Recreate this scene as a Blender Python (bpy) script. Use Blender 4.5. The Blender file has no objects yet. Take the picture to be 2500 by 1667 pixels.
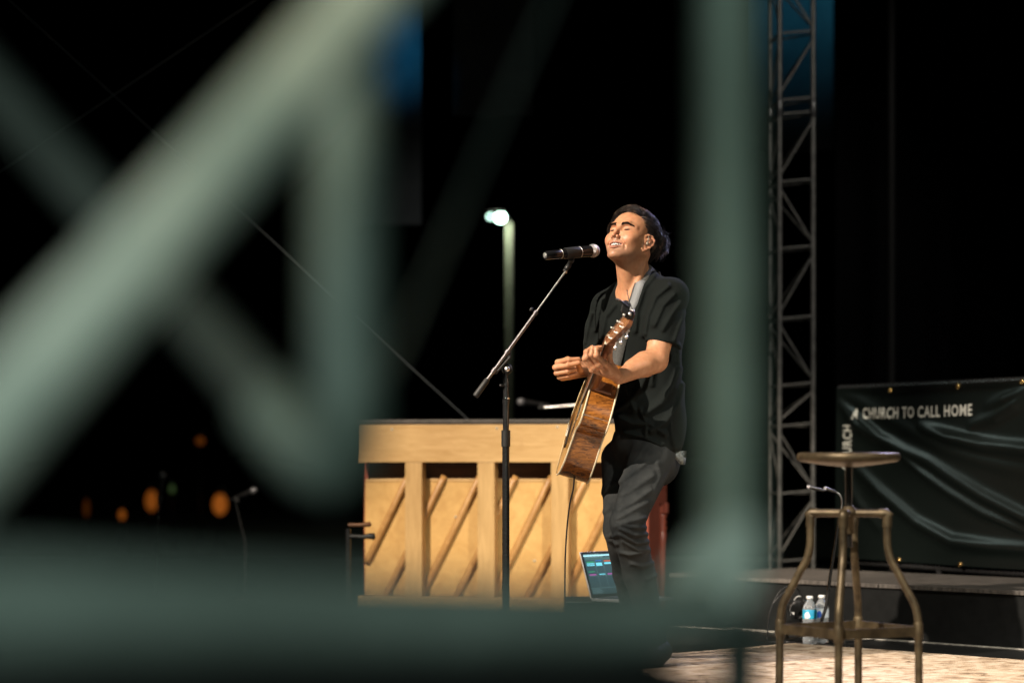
import bpy, bmesh, math, random
import numpy as np
from mathutils import Vector, Matrix, Quaternion
random.seed(7); rng = np.random.default_rng(7)
scene = bpy.context.scene
COL = scene.collection
F = 5903.0; HZ = 1112.0; CZ = 0.8            # focal length in photo pixels, horizon row, eye height

def W(px, py, Y):
    return Vector(((px-1250.0)/F*Y, Y, CZ+(HZ-py)/F*Y))

# ------------------------------------------------------------------ camera, world, lights
cd = bpy.data.cameras.new('camera'); cam = bpy.data.objects.new('camera', cd); COL.objects.link(cam)
cam.location = (0, 0, CZ); cam.rotation_euler = (math.radians(90), 0, 0)
cd.sensor_width = 36; cd.lens = F/2500*36; cd.shift_y = (HZ-833.5)/2500
cd.clip_start = 0.05; cd.clip_end = 1500
cd.dof.use_dof = True; cd.dof.focus_distance = 8.95; cd.dof.aperture_fstop = 1.85
cd.dof.aperture_blades = 0
scene.camera = cam
vs = scene.view_settings
vs.view_transform = 'Standard'; vs.look = 'None'; vs.exposure = 0; vs.gamma = 1; vs.use_curve_mapping = False
world = bpy.data.worlds.new('World'); scene.world = world; world.use_nodes = True
wn = world.node_tree; bg = wn.nodes['Background']
sky = wn.nodes.new('ShaderNodeTexSky'); sky.sky_type = 'NISHITA'; sky.sun_disc = False
sky.sun_elevation = math.radians(-6); sky.sun_rotation = math.radians(200)
wn.links.new(sky.outputs[0], bg.inputs[0]); bg.inputs[1].default_value = 0.15
scene.cycles.use_denoising = True
try: scene.cycles.denoiser = 'OPENIMAGEDENOISE'
except Exception: pass
scene.cycles.max_bounces = 8
scene.cycles.sample_clamp_indirect = 4

def spot(name, loc, target, power, color, size_deg, blend=.3, radius=.06):
    l = bpy.data.lights.new(name, 'SPOT'); l.energy = power; l.color = color
    l.spot_size = math.radians(size_deg); l.spot_blend = blend; l.shadow_soft_size = radius
    o = bpy.data.objects.new(name, l); COL.objects.link(o); o.location = loc
    o.rotation_euler = (Vector(target)-Vector(loc)).to_track_quat('-Z', 'Y').to_euler()
    return o
# warm key from high on the left, cool back light, weak fill, blue wash, added light on the fence
spot('stage_key_light', (-8.2, 2.3, 8.4), (0.50, 9.05, 1.05), 17000, (1, .86, .71), 16, .5, .07)
spot('piano_light', (-6.2, -.6, 9.8), (-.15, 11.8, .6), 17500, (1, .86, .68), 14.2, .4, .07)
spot('added_mast_light', (5.0, .2, 6.5), (1.62, 14.0, 2.3), 4600, (1, .95, .86), 17, .6, .2)  # unseen lamp added to brighten the lattice mast
spot('banner_glint_light', (-6.5, 16.2, 5.5), (2.3, 11.6, .8), 180, (.80, 1, .92), 13, .5, .15)  # unseen lamp added so that the banner folds glint
spot('stage_back_light', (4.2, 13.8, 5.6), (0.5, 9.0, 1.3), 1500, (.62, .62, 1.0), 26, .5, .08)
spot('stage_fill_light', (5.0, 0.2, 6.5), (2.25, 9.6, .4), 5600, (1, .93, .80), 23, .5, .25)  # unseen fill added for the rug and the right of the stage
spot('stool_fill_light', (-3.6, .8, 8.0), (1.05, 7.6, .5), 6500, (1, .90, .76), 15, .6, .1)  # added lamp, out of view, that brightens the stool
spot('blue_wash_light', (-1.02, 17.4, 5.4), (-1.02, 19.9, 4.13), 520, (.03, .36, .72), 20, .9, .1)
spot('blue_wash_light', (2.28, 17.2, 6.0), (2.28, 19.9, 4.75), 650, (.05, .34, .52), 42, .9, .1)
spot('added_fence_light', (-1.6, -.6, 1.45), (-.03, 1.4, .85), 175, (.84, 1, .90), 44, .8, .25)  # unseen lamp added to brighten the barrier from the left
spot('added_fence_light', (.7, -1.6, 1.25), (.02, 1.45, .75), 215, (.74, 1, .88), 44, .8, .25)  # second added lamp, for the lower rail of the barrier
spot('fence_warm_light', (-.9, -1.2, 2.6), (-.115, 1.45, 1.02), 260, (1, .78, .42), 7, .9, .12)

# ------------------------------------------------------------------ materials
def mat(name, col, rough=.5, metal=0, noise=None, bump=0, bscale=40, spec=.5, coat=0, emis=None, estr=0, trans=0, ior=1.45, stretch=(1,1,1), detail=5, sheen=0, c2=None, cpos=(.35,.65), rvar=0):
    m = bpy.data.materials.new(name); m.use_nodes = True
    nt = m.node_tree; b = nt.nodes['Principled BSDF']
    b.inputs['Base Color'].default_value = (*col, 1); b.inputs['Roughness'].default_value = rough
    b.inputs['Metallic'].default_value = metal; b.inputs['Specular IOR Level'].default_value = spec
    b.inputs['Coat Weight'].default_value = coat; b.inputs['IOR'].default_value = ior
    b.inputs['Transmission Weight'].default_value = trans
    b.inputs['Sheen Weight'].default_value = sheen
    if emis:
        b.inputs['Emission Color'].default_value = (*emis, 1); b.inputs['Emission Strength'].default_value = estr
    if noise or bump or rvar:
        tc = nt.nodes.new('ShaderNodeTexCoord'); mp = nt.nodes.new('ShaderNodeMapping')
        mp.inputs['Scale'].default_value = stretch
        nt.links.new(tc.outputs['Object'], mp.inputs['Vector'])
        nz = nt.nodes.new('ShaderNodeTexNoise'); nz.inputs['Scale'].default_value = noise or 10
        nz.inputs['Detail'].default_value = detail; nz.inputs['Roughness'].default_value = .6
        nt.links.new(mp.outputs[0], nz.inputs['Vector'])
        if noise:
            cr = nt.nodes.new('ShaderNodeValToRGB')
            cr.color_ramp.elements[0].position = cpos[0]; cr.color_ramp.elements[1].position = cpos[1]
            c2 = c2 or tuple(c*.6 for c in col)
            cr.color_ramp.elements[0].color = (*c2, 1); cr.color_ramp.elements[1].color = (*col, 1)
            nt.links.new(nz.outputs['Fac'], cr.inputs[0]); nt.links.new(cr.outputs[0], b.inputs['Base Color'])
        if rvar:
            mr = nt.nodes.new('ShaderNodeMapRange'); mr.inputs['To Min'].default_value = max(.03, rough-rvar); mr.inputs['To Max'].default_value = min(1, rough+rvar)
            nt.links.new(nz.outputs['Fac'], mr.inputs['Value']); nt.links.new(mr.outputs[0], b.inputs['Roughness'])
        if bump:
            n2 = nt.nodes.new('ShaderNodeTexNoise'); n2.inputs['Scale'].default_value = bscale; n2.inputs['Detail'].default_value = 4
            nt.links.new(mp.outputs[0], n2.inputs['Vector'])
            bp = nt.nodes.new('ShaderNodeBump'); bp.inputs['Strength'].default_value = bump; bp.inputs['Distance'].default_value = .004
            nt.links.new(n2.outputs['Fac'], bp.inputs['Height']); nt.links.new(bp.outputs[0], b.inputs['Normal'])
    return m
M = {}
def cloth(name, c1, c2, weave, wr, wscale, stretch=(1,1,1)):
    m = mat(name, c1, .92, noise=7, c2=c2, spec=.18); nt = m.node_tree; N = nt.nodes.new; L = nt.links.new
    tc = N('ShaderNodeTexCoord'); mp = N('ShaderNodeMapping'); mp.inputs['Scale'].default_value = stretch; L(tc.outputs['Object'], mp.inputs[0])
    n1 = N('ShaderNodeTexNoise'); n1.inputs['Scale'].default_value = wscale; n1.inputs['Detail'].default_value = 3; n1.inputs['Distortion'].default_value = 1.6; L(mp.outputs[0], n1.inputs[0])
    n1.noise_type = 'RIDGED_MULTIFRACTAL'
    b1 = N('ShaderNodeBump'); b1.inputs['Strength'].default_value = wr; b1.inputs['Distance'].default_value = .012; L(n1.outputs['Fac'], b1.inputs['Height'])
    n2 = N('ShaderNodeTexNoise'); n2.inputs['Scale'].default_value = 600; L(tc.outputs['Object'], n2.inputs[0])
    b2 = N('ShaderNodeBump'); b2.inputs['Strength'].default_value = weave; b2.inputs['Distance'].default_value = .002; L(n2.outputs['Fac'], b2.inputs['Height']); L(b1.outputs[0], b2.inputs['Normal'])
    L(b2.outputs[0], nt.nodes['Principled BSDF'].inputs['Normal']); return m

M['galv'] = mat('galvanised_steel', (.50,.50,.44), .5, .2, noise=9, c2=(.22,.26,.24), rvar=.12)
M['galvouter'] = mat('dimmed_galvanised_steel', (.25,.285,.265), .6, .2, noise=7, c2=(.17,.195,.18), rvar=.12)  # darker copy of the steel; dimmer light is put into its colour
M['galvpost'] = mat('dimmed_galvanised_post', (.130,.160,.140), .65, .15, noise=6, c2=(.075,.095,.08), rvar=.12)  # still darker steel copy for the post, standing in for weak light
M['galvdark'] = mat('dimmed_dark_tube', (.040,.046,.043), .7, 0, noise=9, c2=(.025,.03,.027), spec=.2)  # near-black steel copy; the shade on braces and legs is in the colour
M['galvmid'] = mat('dimmed_grey_tube', (.085,.105,.095), .6, .2, noise=9, c2=(.045,.06,.052))  # steel copy darkened in place of the dim light on the inner tube
M['darkpipe'] = mat('black_pipe', (.006,.006,.006), .6, spec=.05)
M['deck'] = mat('black_stage_deck', (.009,.010,.010), .42, noise=30, c2=(.004,.0045,.0045), bump=.3, bscale=120, rvar=.15)
M['plattop'] = mat('worn_platform_top', (.105,.092,.082), .5, noise=14, c2=(.03,.027,.024), stretch=(1,7,1), bump=.3, bscale=60, rvar=.2)
M['platface'] = mat('black_platform_skirt', (.0070,.0075,.0075), .6, noise=20, c2=(.004,.0045,.0045), bump=.2, spec=.2)
M['ground'] = mat('dark_ground', (.03,.03,.028), .9, noise=3)
M['footstrip'] = mat('pale_floor_strip', (.45,.43,.38), .6, noise=30, c2=(.2,.19,.17))
M['rubber'] = mat('black_rubber', (.012,.012,.012), .55, bump=.15, bscale=300)
M['blackmetal'] = mat('black_painted_metal', (.014,.014,.015), .28, .2, rvar=.1, noise=40, c2=(.02,.02,.02))
M['chrome'] = mat('chrome', (.75,.75,.77), .15, 1)
M['steelrod'] = mat('grey_steel_rod', (.38,.37,.38), .28, 1)
M['grille'] = mat('silver_mic_grille', (.52,.51,.52), .38, .85, bump=1.0, bscale=900)
M['truss'] = mat('truss_aluminium', (.095,.092,.085), .55, .6, noise=25, c2=(.05,.05,.047), rvar=.15)
M['brass'] = mat('bronze_stool_paint', (.17,.125,.070), .42, .5, noise=18, c2=(.08,.058,.035), rvar=.15, bump=.12, bscale=60)
M['banner'] = mat('black_vinyl_banner', (.0030,.0048,.0043), .33, bump=.06, bscale=200)
M['print'] = mat('white_banner_print', (.50,.50,.46), .5, noise=160, c2=(.30,.31,.28))
M['grommet'] = mat('brass_grommet', (.65,.42,.16), .25, 1)
M['dimgrille'] = mat('dimmed_mic_grille', (.14,.14,.15), .5, .5)  # darker copy of the silver grille in place of weaker light far back
M['curtain'] = mat('black_drape', (.0016,.0016,.0018), .9, bump=.2, spec=.02)
M['scrim'] = mat('grey_scrim', (.070,.078,.082), .9, noise=2, c2=(.045,.05,.055), spec=.05)
M['cable'] = mat('black_cable', (.010,.010,.011), .4)
M['wirerope'] = mat('steel_wire_rope', (.09,.10,.11), .5, .3)
M['cap'] = mat('white_plastic_cap', (.75,.75,.74), .4)
M['pet'] = mat('clear_plastic', (.95,.98,1), .03, trans=1, ior=1.33)
M['water'] = mat('bottle_water', (.85,.90,.95), .06, trans=.82, ior=1.333)
M['glasslens'] = mat('clear_earpiece', (.50,.45,.38), .1, .4, coat=1)
M['wirecoat'] = M['cable']

def woodmat(name, c1, c2, scale, stretch, rough=.4, coat=.0, ring=6, dist=3, bump=.08, spots=False):
    m = bpy.data.materials.new(name); m.use_nodes = True
    nt = m.node_tree; b = nt.nodes['Principled BSDF']; N = nt.nodes.new; L = nt.links.new
    tc = N('ShaderNodeTexCoord'); mp = N('ShaderNodeMapping'); mp.inputs['Scale'].default_value = stretch
    L(tc.outputs['Object'], mp.inputs['Vector'])
    nz = N('ShaderNodeTexNoise'); nz.inputs['Scale'].default_value = scale; nz.inputs['Detail'].default_value = 8; nz.inputs['Distortion'].default_value = dist*.3
    nz.inputs['Roughness'].default_value = .62
    L(mp.outputs[0], nz.inputs['Vector'])
    cr = N('ShaderNodeValToRGB'); e = cr.color_ramp.elements
    e[0].position = .32; e[1].position = .66; e[0].color = (*c2, 1); e[1].color = (*c1, 1)
    L(nz.outputs['Fac'], cr.inputs[0])
    n2 = N('ShaderNodeTexNoise'); n2.inputs['Scale'].default_value = 2.2; n2.inputs['Detail'].default_value = 3
    L(tc.outputs['Object'], n2.inputs['Vector'])
    mx = N('ShaderNodeMix'); mx.data_type = 'RGBA'; mx.blend_type = 'MULTIPLY'
    mr = N('ShaderNodeMapRange'); mr.inputs['From Min'].default_value = .3; mr.inputs['From Max'].default_value = .7; mr.inputs['To Min'].default_value = 0; mr.inputs['To Max'].default_value = .45
    L(n2.outputs['Fac'], mr.inputs['Value']); L(mr.outputs[0], mx.inputs[0]); L(cr.outputs[0], mx.inputs[6]); mx.inputs[7].default_value = (.72,.62,.5,1)
    n3 = N('ShaderNodeTexNoise'); n3.inputs['Scale'].default_value = 17; n3.inputs['Detail'].default_value = 6; n3.inputs['Roughness'].default_value = .75
    L(tc.outputs['Object'], n3.inputs['Vector'])
    m3 = N('ShaderNodeMapRange'); m3.inputs['From Min'].default_value = .62; m3.inputs['From Max'].default_value = .74; m3.inputs['To Max'].default_value = .55
    L(n3.outputs['Fac'], m3.inputs['Value'])
    mx3 = N('ShaderNodeMix'); mx3.data_type = 'RGBA'; mx3.blend_type = 'MULTIPLY'; L(m3.outputs[0], mx3.inputs[0]); L(mx.outputs[2], mx3.inputs[6]); mx3.inputs[7].default_value = (.55,.42,.30,1)
    L(mx3.outputs[2], b.inputs['Base Color'])
    b.inputs['Roughness'].default_value = rough; b.inputs['Coat Weight'].default_value = coat; b.inputs['Coat Roughness'].default_value = .12
    bp = N('ShaderNodeBump'); bp.inputs['Strength'].default_value = bump; bp.inputs['Distance'].default_value = .003
    L(nz.outputs['Fac'], bp.inputs['Height']); L(bp.outputs[0], b.inputs['Normal'])
    return m
M['pine'] = woodmat('pale_piano_timber', (.60,.385,.165), (.47,.28,.10), 5, (1,1,7), .5)
M['pinev'] = woodmat('upright_piano_timber', (.58,.37,.155), (.43,.26,.095), 6, (7,7,.8), .5)
M['spruce'] = woodmat('soundboard_spruce', (.62,.385,.135), (.50,.29,.09), 5, (3,1,3), .5)
M['rib'] = woodmat('rib_timber', (.52,.29,.105), (.38,.19,.06), 6, (3,3,3), .4)
M['darkwood'] = woodmat('dark_inner_timber', (.16,.07,.03), (.08,.035,.015), 5, (1,1,5), .6)
M['mahog'] = woodmat('mahogany_case', (.34,.085,.05), (.17,.035,.022), 7, (5,5,.7), .35, .3)
M['lidwood'] = mat('dark_lid_varnish', (.06,.05,.045), .5, noise=20, c2=(.03,.025,.02))

# ------------------------------------------------------------------ mesh helpers
class MB:
    def __init__(s): s.v = []; s.f = []; s.sm = []; s.uv = None
    def add(s, vs_, fs, smooth=False):
        o = len(s.v); s.v += [Vector(v) for v in vs_]
        for f in fs: s.f.append(tuple(i+o for i in f)); s.sm.append(smooth)
        return s
    def box(s, c, size, R=None):
        c = Vector(c); hx, hy, hz = [k/2 for k in size]; vs_ = []
        for z in (-hz, hz):
            for x, y in ((-hx,-hy),(hx,-hy),(hx,hy),(-hx,hy)):
                v = Vector((x,y,z)); v = R @ v if R is not None else v; vs_.append(c+v)
        return s.add(vs_, [(3,2,1,0),(4,5,6,7),(0,1,5,4),(1,2,6,5),(2,3,7,6),(3,0,4,7)])
    def tube(s, pts, r, n=10, cap=True, squash=None, smooth=True):
        pts = [Vector(p) for p in pts]; k = len(pts)
        rs = r if isinstance(r, (list, tuple)) else [r]*k
        T = []
        for i in range(k):
            t = (pts[min(i+1,k-1)]-pts[max(i-1,0)])
            T.append(t.normalized() if t.length > 1e-9 else Vector((0,0,1)))
        up = Vector((0,0,1)) if abs(T[0].z) < .9 else Vector((1,0,0))
        nrm = (up - T[0]*up.dot(T[0])).normalized(); rings = []
        for i in range(k):
            nrm = (nrm - T[i]*nrm.dot(T[i])); nrm = nrm.normalized() if nrm.length > 1e-6 else T[i].orthogonal().normalized()
            bn = T[i].cross(nrm)
            rings.append([pts[i]+(nrm*math.cos(a)+bn*math.sin(a)*(squash or 1))*rs[i] for a in [2*math.pi*j/n for j in range(n)]])
        vs_ = [p for ring in rings for p in ring]; fs = []
        for i in range(k-1):
            for j in range(n):
                a = i*n+j; b = i*n+(j+1)%n; fs.append((a, b, b+n, a+n))
        s.add(vs_, fs, smooth)
        if cap:
            s.add(rings[0], [tuple(reversed(range(n)))]); s.add(rings[-1], [tuple(range(n))])
        return s
    def lathe(s, prof, c=(0,0,0), axis=(0,0,1), n=20, smooth=True):
        c = Vector(c); ax = Vector(axis).normalized(); u = ax.orthogonal().normalized(); w = ax.cross(u)
        vs_ = [c+ax*h+(u*math.cos(2*math.pi*j/n)+w*math.sin(2*math.pi*j/n))*max(r,1e-5) for r, h in prof for j in range(n)]
        fs = [(i*n+j, i*n+(j+1)%n, (i+1)*n+(j+1)%n, (i+1)*n+j) for i in range(len(prof)-1) for j in range(n)]
        fs += [tuple(reversed(range(n))), tuple(range((len(prof)-1)*n, len(prof)*n))]
        return s.add(vs_, fs, smooth)
    def prism(s, outline, h0, h1, X, Y, Z, o):
        n = len(outline); o = Vector(o)
        vs_ = [o+X*a+Y*b+Z*h for h in (h0, h1) for a, b in outline]
        fs = [(i, (i+1)%n, (i+1)%n+n, i+n) for i in range(n)] + [tuple(reversed(range(n))), tuple(range(n, 2*n))]
        return s.add(vs_, fs)
    def ribbon(s, pts, normals, width, thick=.003):
        pts = [Vector(p) for p in pts]; k = len(pts); vs_ = []
        for i in range(k):
            t = (pts[min(i+1,k-1)]-pts[max(i-1,0)]).normalized(); nn = Vector(normals[i]); sd = t.cross(nn).normalized(); nn = sd.cross(t).normalized()
            w = width[i] if isinstance(width, (list,tuple)) else width
            for a, b in ((-.5,0),(.5,0),(.5,1),(-.5,1)): vs_.append(pts[i]+sd*w*a+nn*thick*b)
        fs = [(0,1,2,3)[::-1], tuple(4*(k-1)+j for j in range(4))]
        for i in range(k-1):
            for j in range(4): fs.append((4*i+j, 4*i+(j+1)%4, 4*i+4+(j+1)%4, 4*i+4+j))
        return s.add(vs_, fs, True)

def tag(o, label=None, cat=None, group=None, kind=None):
    if label: o['label'] = label
    if cat: o['category'] = cat
    if group: o['group'] = group
    if kind: o['kind'] = kind
    return o
ROOTLOC = {}
def wloc(o):
    p = Vector((0,0,0))
    while o is not None: p = p + o.location; o = o.parent
    return p
def thing(name, loc, label, cat, group=None):
    o = bpy.data.objects.new(name, None); COL.objects.link(o); o.location = loc; o.empty_display_size = .1
    return tag(o, label, cat, group)
def link(name, me, m, parent=None, origin=None):
    o = bpy.data.objects.new(name, me); COL.objects.link(o)
    if m is not None and not me.materials: me.materials.append(m)
    if parent is not None: o.parent = parent
    return o
def build(name, mb, m, parent=None, bevel=0, origin=None):
    """vertices of mb are world coordinates"""
    base = wloc(parent) if parent is not None else Vector(origin or (0,0,0))
    me = bpy.data.meshes.new(name)
    me.from_pydata([tuple(v-base) for v in mb.v], [], mb.f); me.update()
    me.polygons.foreach_set('use_smooth', mb.sm)
    o = link(name, me, m, parent)
    if parent is None: o.location = base
    if bevel:
        b = o.modifiers.new('bevel', 'BEVEL'); b.width = bevel; b.segments = 2; b.limit_method = 'ANGLE'; b.angle_limit = math.radians(40)
    return o
def catmull(pts, sub=6, closed=False):
    P = [Vector(p) for p in pts]; n = len(P); out = []
    rg = range(n if closed else n-1)
    for i in rg:
        if closed: p0,p1,p2,p3 = P[(i-1)%n],P[i],P[(i+1)%n],P[(i+2)%n]
        else: p0,p1,p2,p3 = P[max(i-1,0)],P[i],P[i+1],P[min(i+2,n-1)]
        for j in range(sub):
            t = j/sub
            out.append(.5*((2*p1)+(p2-p0)*t+(2*p0-5*p1+4*p2-p3)*t*t+(3*p1-p0-3*p2+p3)*t**3))
    if not closed: out.append(P[-1].copy())
    return out
def copy_tree(o, parent=None):
    c = o.copy(); COL.objects.link(c); c.parent = parent
    for ch in list(o.children): copy_tree(ch, c)
    return c
# ------------------------------------------------------------------ distance-field modelling (for the singer)
class RC:                                   # tapered capsule
    def __init__(s, a, b, ra, rb=None, k=.01, op='+'):
        s.a = np.array(a, float); s.b = np.array(b, float); s.ra = ra; s.rb = ra if rb is None else rb; s.k = k; s.op = op
    def d(s, p):
        ba = s.b-s.a; L = max(ba@ba, 1e-12); t = np.clip(((p-s.a)@ba)/L, 0, 1)
        q = p-s.a-t[:,None]*ba
        return np.sqrt(np.einsum('ij,ij->i', q, q))-(s.ra+(s.rb-s.ra)*t)
class EL:                                   # ellipsoid, R columns = axes
    def __init__(s, c, r, R=None, k=.01, op='+'):
        s.c = np.array(c, float); s.r = np.array(r, float); s.R = np.eye(3) if R is None else np.array(R, float); s.k = k; s.op = op
    def d(s, p):
        q = (p-s.c)@s.R; a = q/s.r; k0 = np.sqrt(np.einsum('ij,ij->i', a, a)); b = a/s.r; k1 = np.sqrt(np.einsum('ij,ij->i', b, b))
        return k0*(k0-1)/np.maximum(k1, 1e-9)
class HS:                                   # half space, keeps the side away from n when op '-'
    def __init__(s, c, n, k=.004, op='-'):
        s.c = np.array(c, float); n = np.array(n, float); s.n = n/np.linalg.norm(n); s.k = k; s.op = op
    def d(s, p): return -((p-s.c)@s.n)
def smin(a, b, k):
    h = np.maximum(k-np.abs(a-b), 0)/k
    return np.minimum(a, b)-h*h*k*.25
def sdf_eval(prims, p, disp=None):
    d = np.full(len(p), 1e3)
    for q in prims:
        e = q.d(p); d = smin(d, e, q.k) if q.op == '+' else -smin(-d, e, q.k)
    return d-disp(p) if disp is not None else d
def mesh_sdf(prims, lo, hi, h, disp=None, slack=.02):
    B = 14; lo = np.array(lo, float); hi = np.array(hi, float)
    nb = np.ceil((hi-lo)/(h*B)).astype(int); n = nb*B
    V = np.full(tuple(n), 1.0, np.float32)
    ci = np.stack(np.meshgrid(*[np.arange(k) for k in nb], indexing='ij'), -1).reshape(-1, 3)
    cc = lo+(ci+.5)*B*h; dc = sdf_eval(prims, cc, disp); half = B*h*.5*1.7321
    g = np.stack(np.meshgrid(*[np.arange(B)]*3, indexing='ij'), -1).reshape(-1, 3)*h
    per = [q.d(cc) for q in prims]
    for bi in range(len(ci)):
        x, y, z = ci[bi]*B
        if abs(dc[bi]) > half+slack:
            if dc[bi] < 0: V[x:x+B, y:y+B, z:z+B] = -1
            continue
        use = [q for q, e in zip(prims, per) if (e[bi] < max(dc[bi], 0)+2*half+q.k+slack)]
        V[x:x+B, y:y+B, z:z+B] = sdf_eval(use, lo+ci[bi]*B*h+g, disp).reshape(B, B, B)
    S = V < 0
    c8 = [(i, j, k) for i in (0,1) for j in (0,1) for k in (0,1)]
    m = tuple(k-1 for k in n); cnt = np.zeros(m, np.int8)
    for i, j, k in c8: cnt += S[i:i+m[0], j:j+m[1], k:k+m[2]]
    cells = np.argwhere((cnt > 0) & (cnt < 8)); N = len(cells)
    val = np.stack([V[cells[:,0]+i, cells[:,1]+j, cells[:,2]+k] for i, j, k in c8], 1)
    acc = np.zeros((N, 3)); num = np.zeros(N)
    for a in range(8):
        for b in range(a+1, 8):
            da = np.array(c8[b])-np.array(c8[a])
            if np.abs(da).sum() != 1: continue
            va, vb = val[:,a], val[:,b]; x = (va < 0) != (vb < 0)
            t = np.where(x, va/np.where(np.abs(va-vb) < 1e-12, 1, va-vb), 0)
            acc += np.where(x[:,None], np.array(c8[a])+t[:,None]*da, 0); num += x
    P = lo+(cells+acc/num[:,None])*h
    idx = np.full(m, -1, np.int32); idx[tuple(cells.T)] = np.arange(N)
    quads = []
    for ax in range(3):
        o1, o2 = [(1,2),(2,0),(0,1)][ax]
        sl0 = [slice(None)]*3; sl1 = [slice(None)]*3; sl0[ax] = slice(0,-1); sl1[ax] = slice(1,None)
        E = np.argwhere(S[tuple(sl0)] != S[tuple(sl1)])
        E = E[(E[:,o1] > 0) & (E[:,o2] > 0) & (E[:,o1] < m[o1]) & (E[:,o2] < m[o2]) & (E[:,ax] < m[ax])]
        ins = S[tuple(E.T)]
        d1 = np.zeros(3, int); d1[o1] = 1; d2 = np.zeros(3, int); d2[o2] = 1
        q = np.stack([idx[tuple((E-d1-d2).T)], idx[tuple((E-d2).T)], idx[tuple(E.T)], idx[tuple((E-d1).T)]], 1)
        q[~ins] = q[~ins][:, ::-1]; quads.append(q)
    Q = np.concatenate(quads); return P, Q[(Q >= 0).all(1)]
def np_mesh(name, P, Q, m, parent, attr=None):
    base = np.array(wloc(parent)) if parent is not None else np.zeros(3)
    me = bpy.data.meshes.new(name)
    me.vertices.add(len(P)); me.vertices.foreach_set('co', (P-base).astype(np.float32).ravel())
    me.loops.add(len(Q)*4); me.loops.foreach_set('vertex_index', Q.astype(np.int32).ravel())
    me.polygons.add(len(Q)); me.polygons.foreach_set('loop_start', (np.arange(len(Q))*4).astype(np.int32))
    me.polygons.foreach_set('loop_total', np.full(len(Q), 4, np.int32)); me.update(calc_edges=True); me.validate()
    me.polygons.foreach_set('use_smooth', np.ones(len(me.polygons), bool))
    if attr is not None:
        a = me.color_attributes.new('tint', 'FLOAT_COLOR', 'POINT'); a.data.foreach_set('color', attr.astype(np.float32).ravel())
    return link(name, me, m, parent)
# ------------------------------------------------------------------ setting: ground, stage, platform
def sheet(name, x0, x1, y0, y1, z, m, nx=1, ny=1):
    mb = MB(); mb.add([(x0,y0,z),(x1,y0,z),(x1,y1,z),(x0,y1,z)], [(0,1,2,3)]); o = build(name, mb, m); o['kind'] = 'structure'; return o
sheet('ground', -500, 500, -300, 700, -1.05, M['ground'])
mb = MB(); mb.box((0.5, 12.5, -.525), (19, 13, 1.05)); o = build('stage_floor', mb, M['deck']); o['kind'] = 'structure'
PA = Vector((2.11, 9.98, 0)); pd = Vector((-.679, .734, 0)).normalized(); pn = Vector((.734, .679, 0)).normalized()
PB = PA+pd*2.0; PC = PA-pd*3.0
mb = MB(); PZ = .243
for a, b, z0, z1 in ((0,.95,.0,PZ),):
    q = [PC, PB, PB+pn*.86, PC+pn*.86]; mb.add([v+Vector((0,0,z)) for z in (z0, z1-.018) for v in q], [(3,2,1,0),(4,5,6,7),(0,1,5,4),(1,2,6,5),(2,3,7,6),(3,0,4,7)])
plat = build('platform', mb, M['platface']); plat['kind'] = 'structure'
Lp = (PB-PC).length; nb_ = 4
for i in range(nb_):
    a = PC+pd*(Lp*i/nb_+.003); b = PC+pd*(Lp*(i+1)/nb_-.003); mb = MB()
    q = [a-pn*.012, b-pn*.012, b+pn*.872, a+pn*.872]
    mb.add([v+Vector((0,0,z)) for z in (PZ-.018, PZ) for v in q], [(3,2,1,0),(4,5,6,7),(0,1,5,4),(1,2,6,5),(2,3,7,6),(3,0,4,7)]); build('deck_panel', mb, M['plattop'], plat, bevel=.002)
mb = MB(); q = [PC-pn*.035, PB-pn*.035, PB-pn*.012, PC-pn*.012]; mb.add([v+Vector((0,0,z)) for z in (.002,.006) for v in q], [(3,2,1,0),(4,5,6,7),(0,1,5,4),(1,2,6,5),(2,3,7,6),(3,0,4,7)])
build('edge_strip', mb, M['footstrip'], plat)  # pale strip along the foot of the platform
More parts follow.
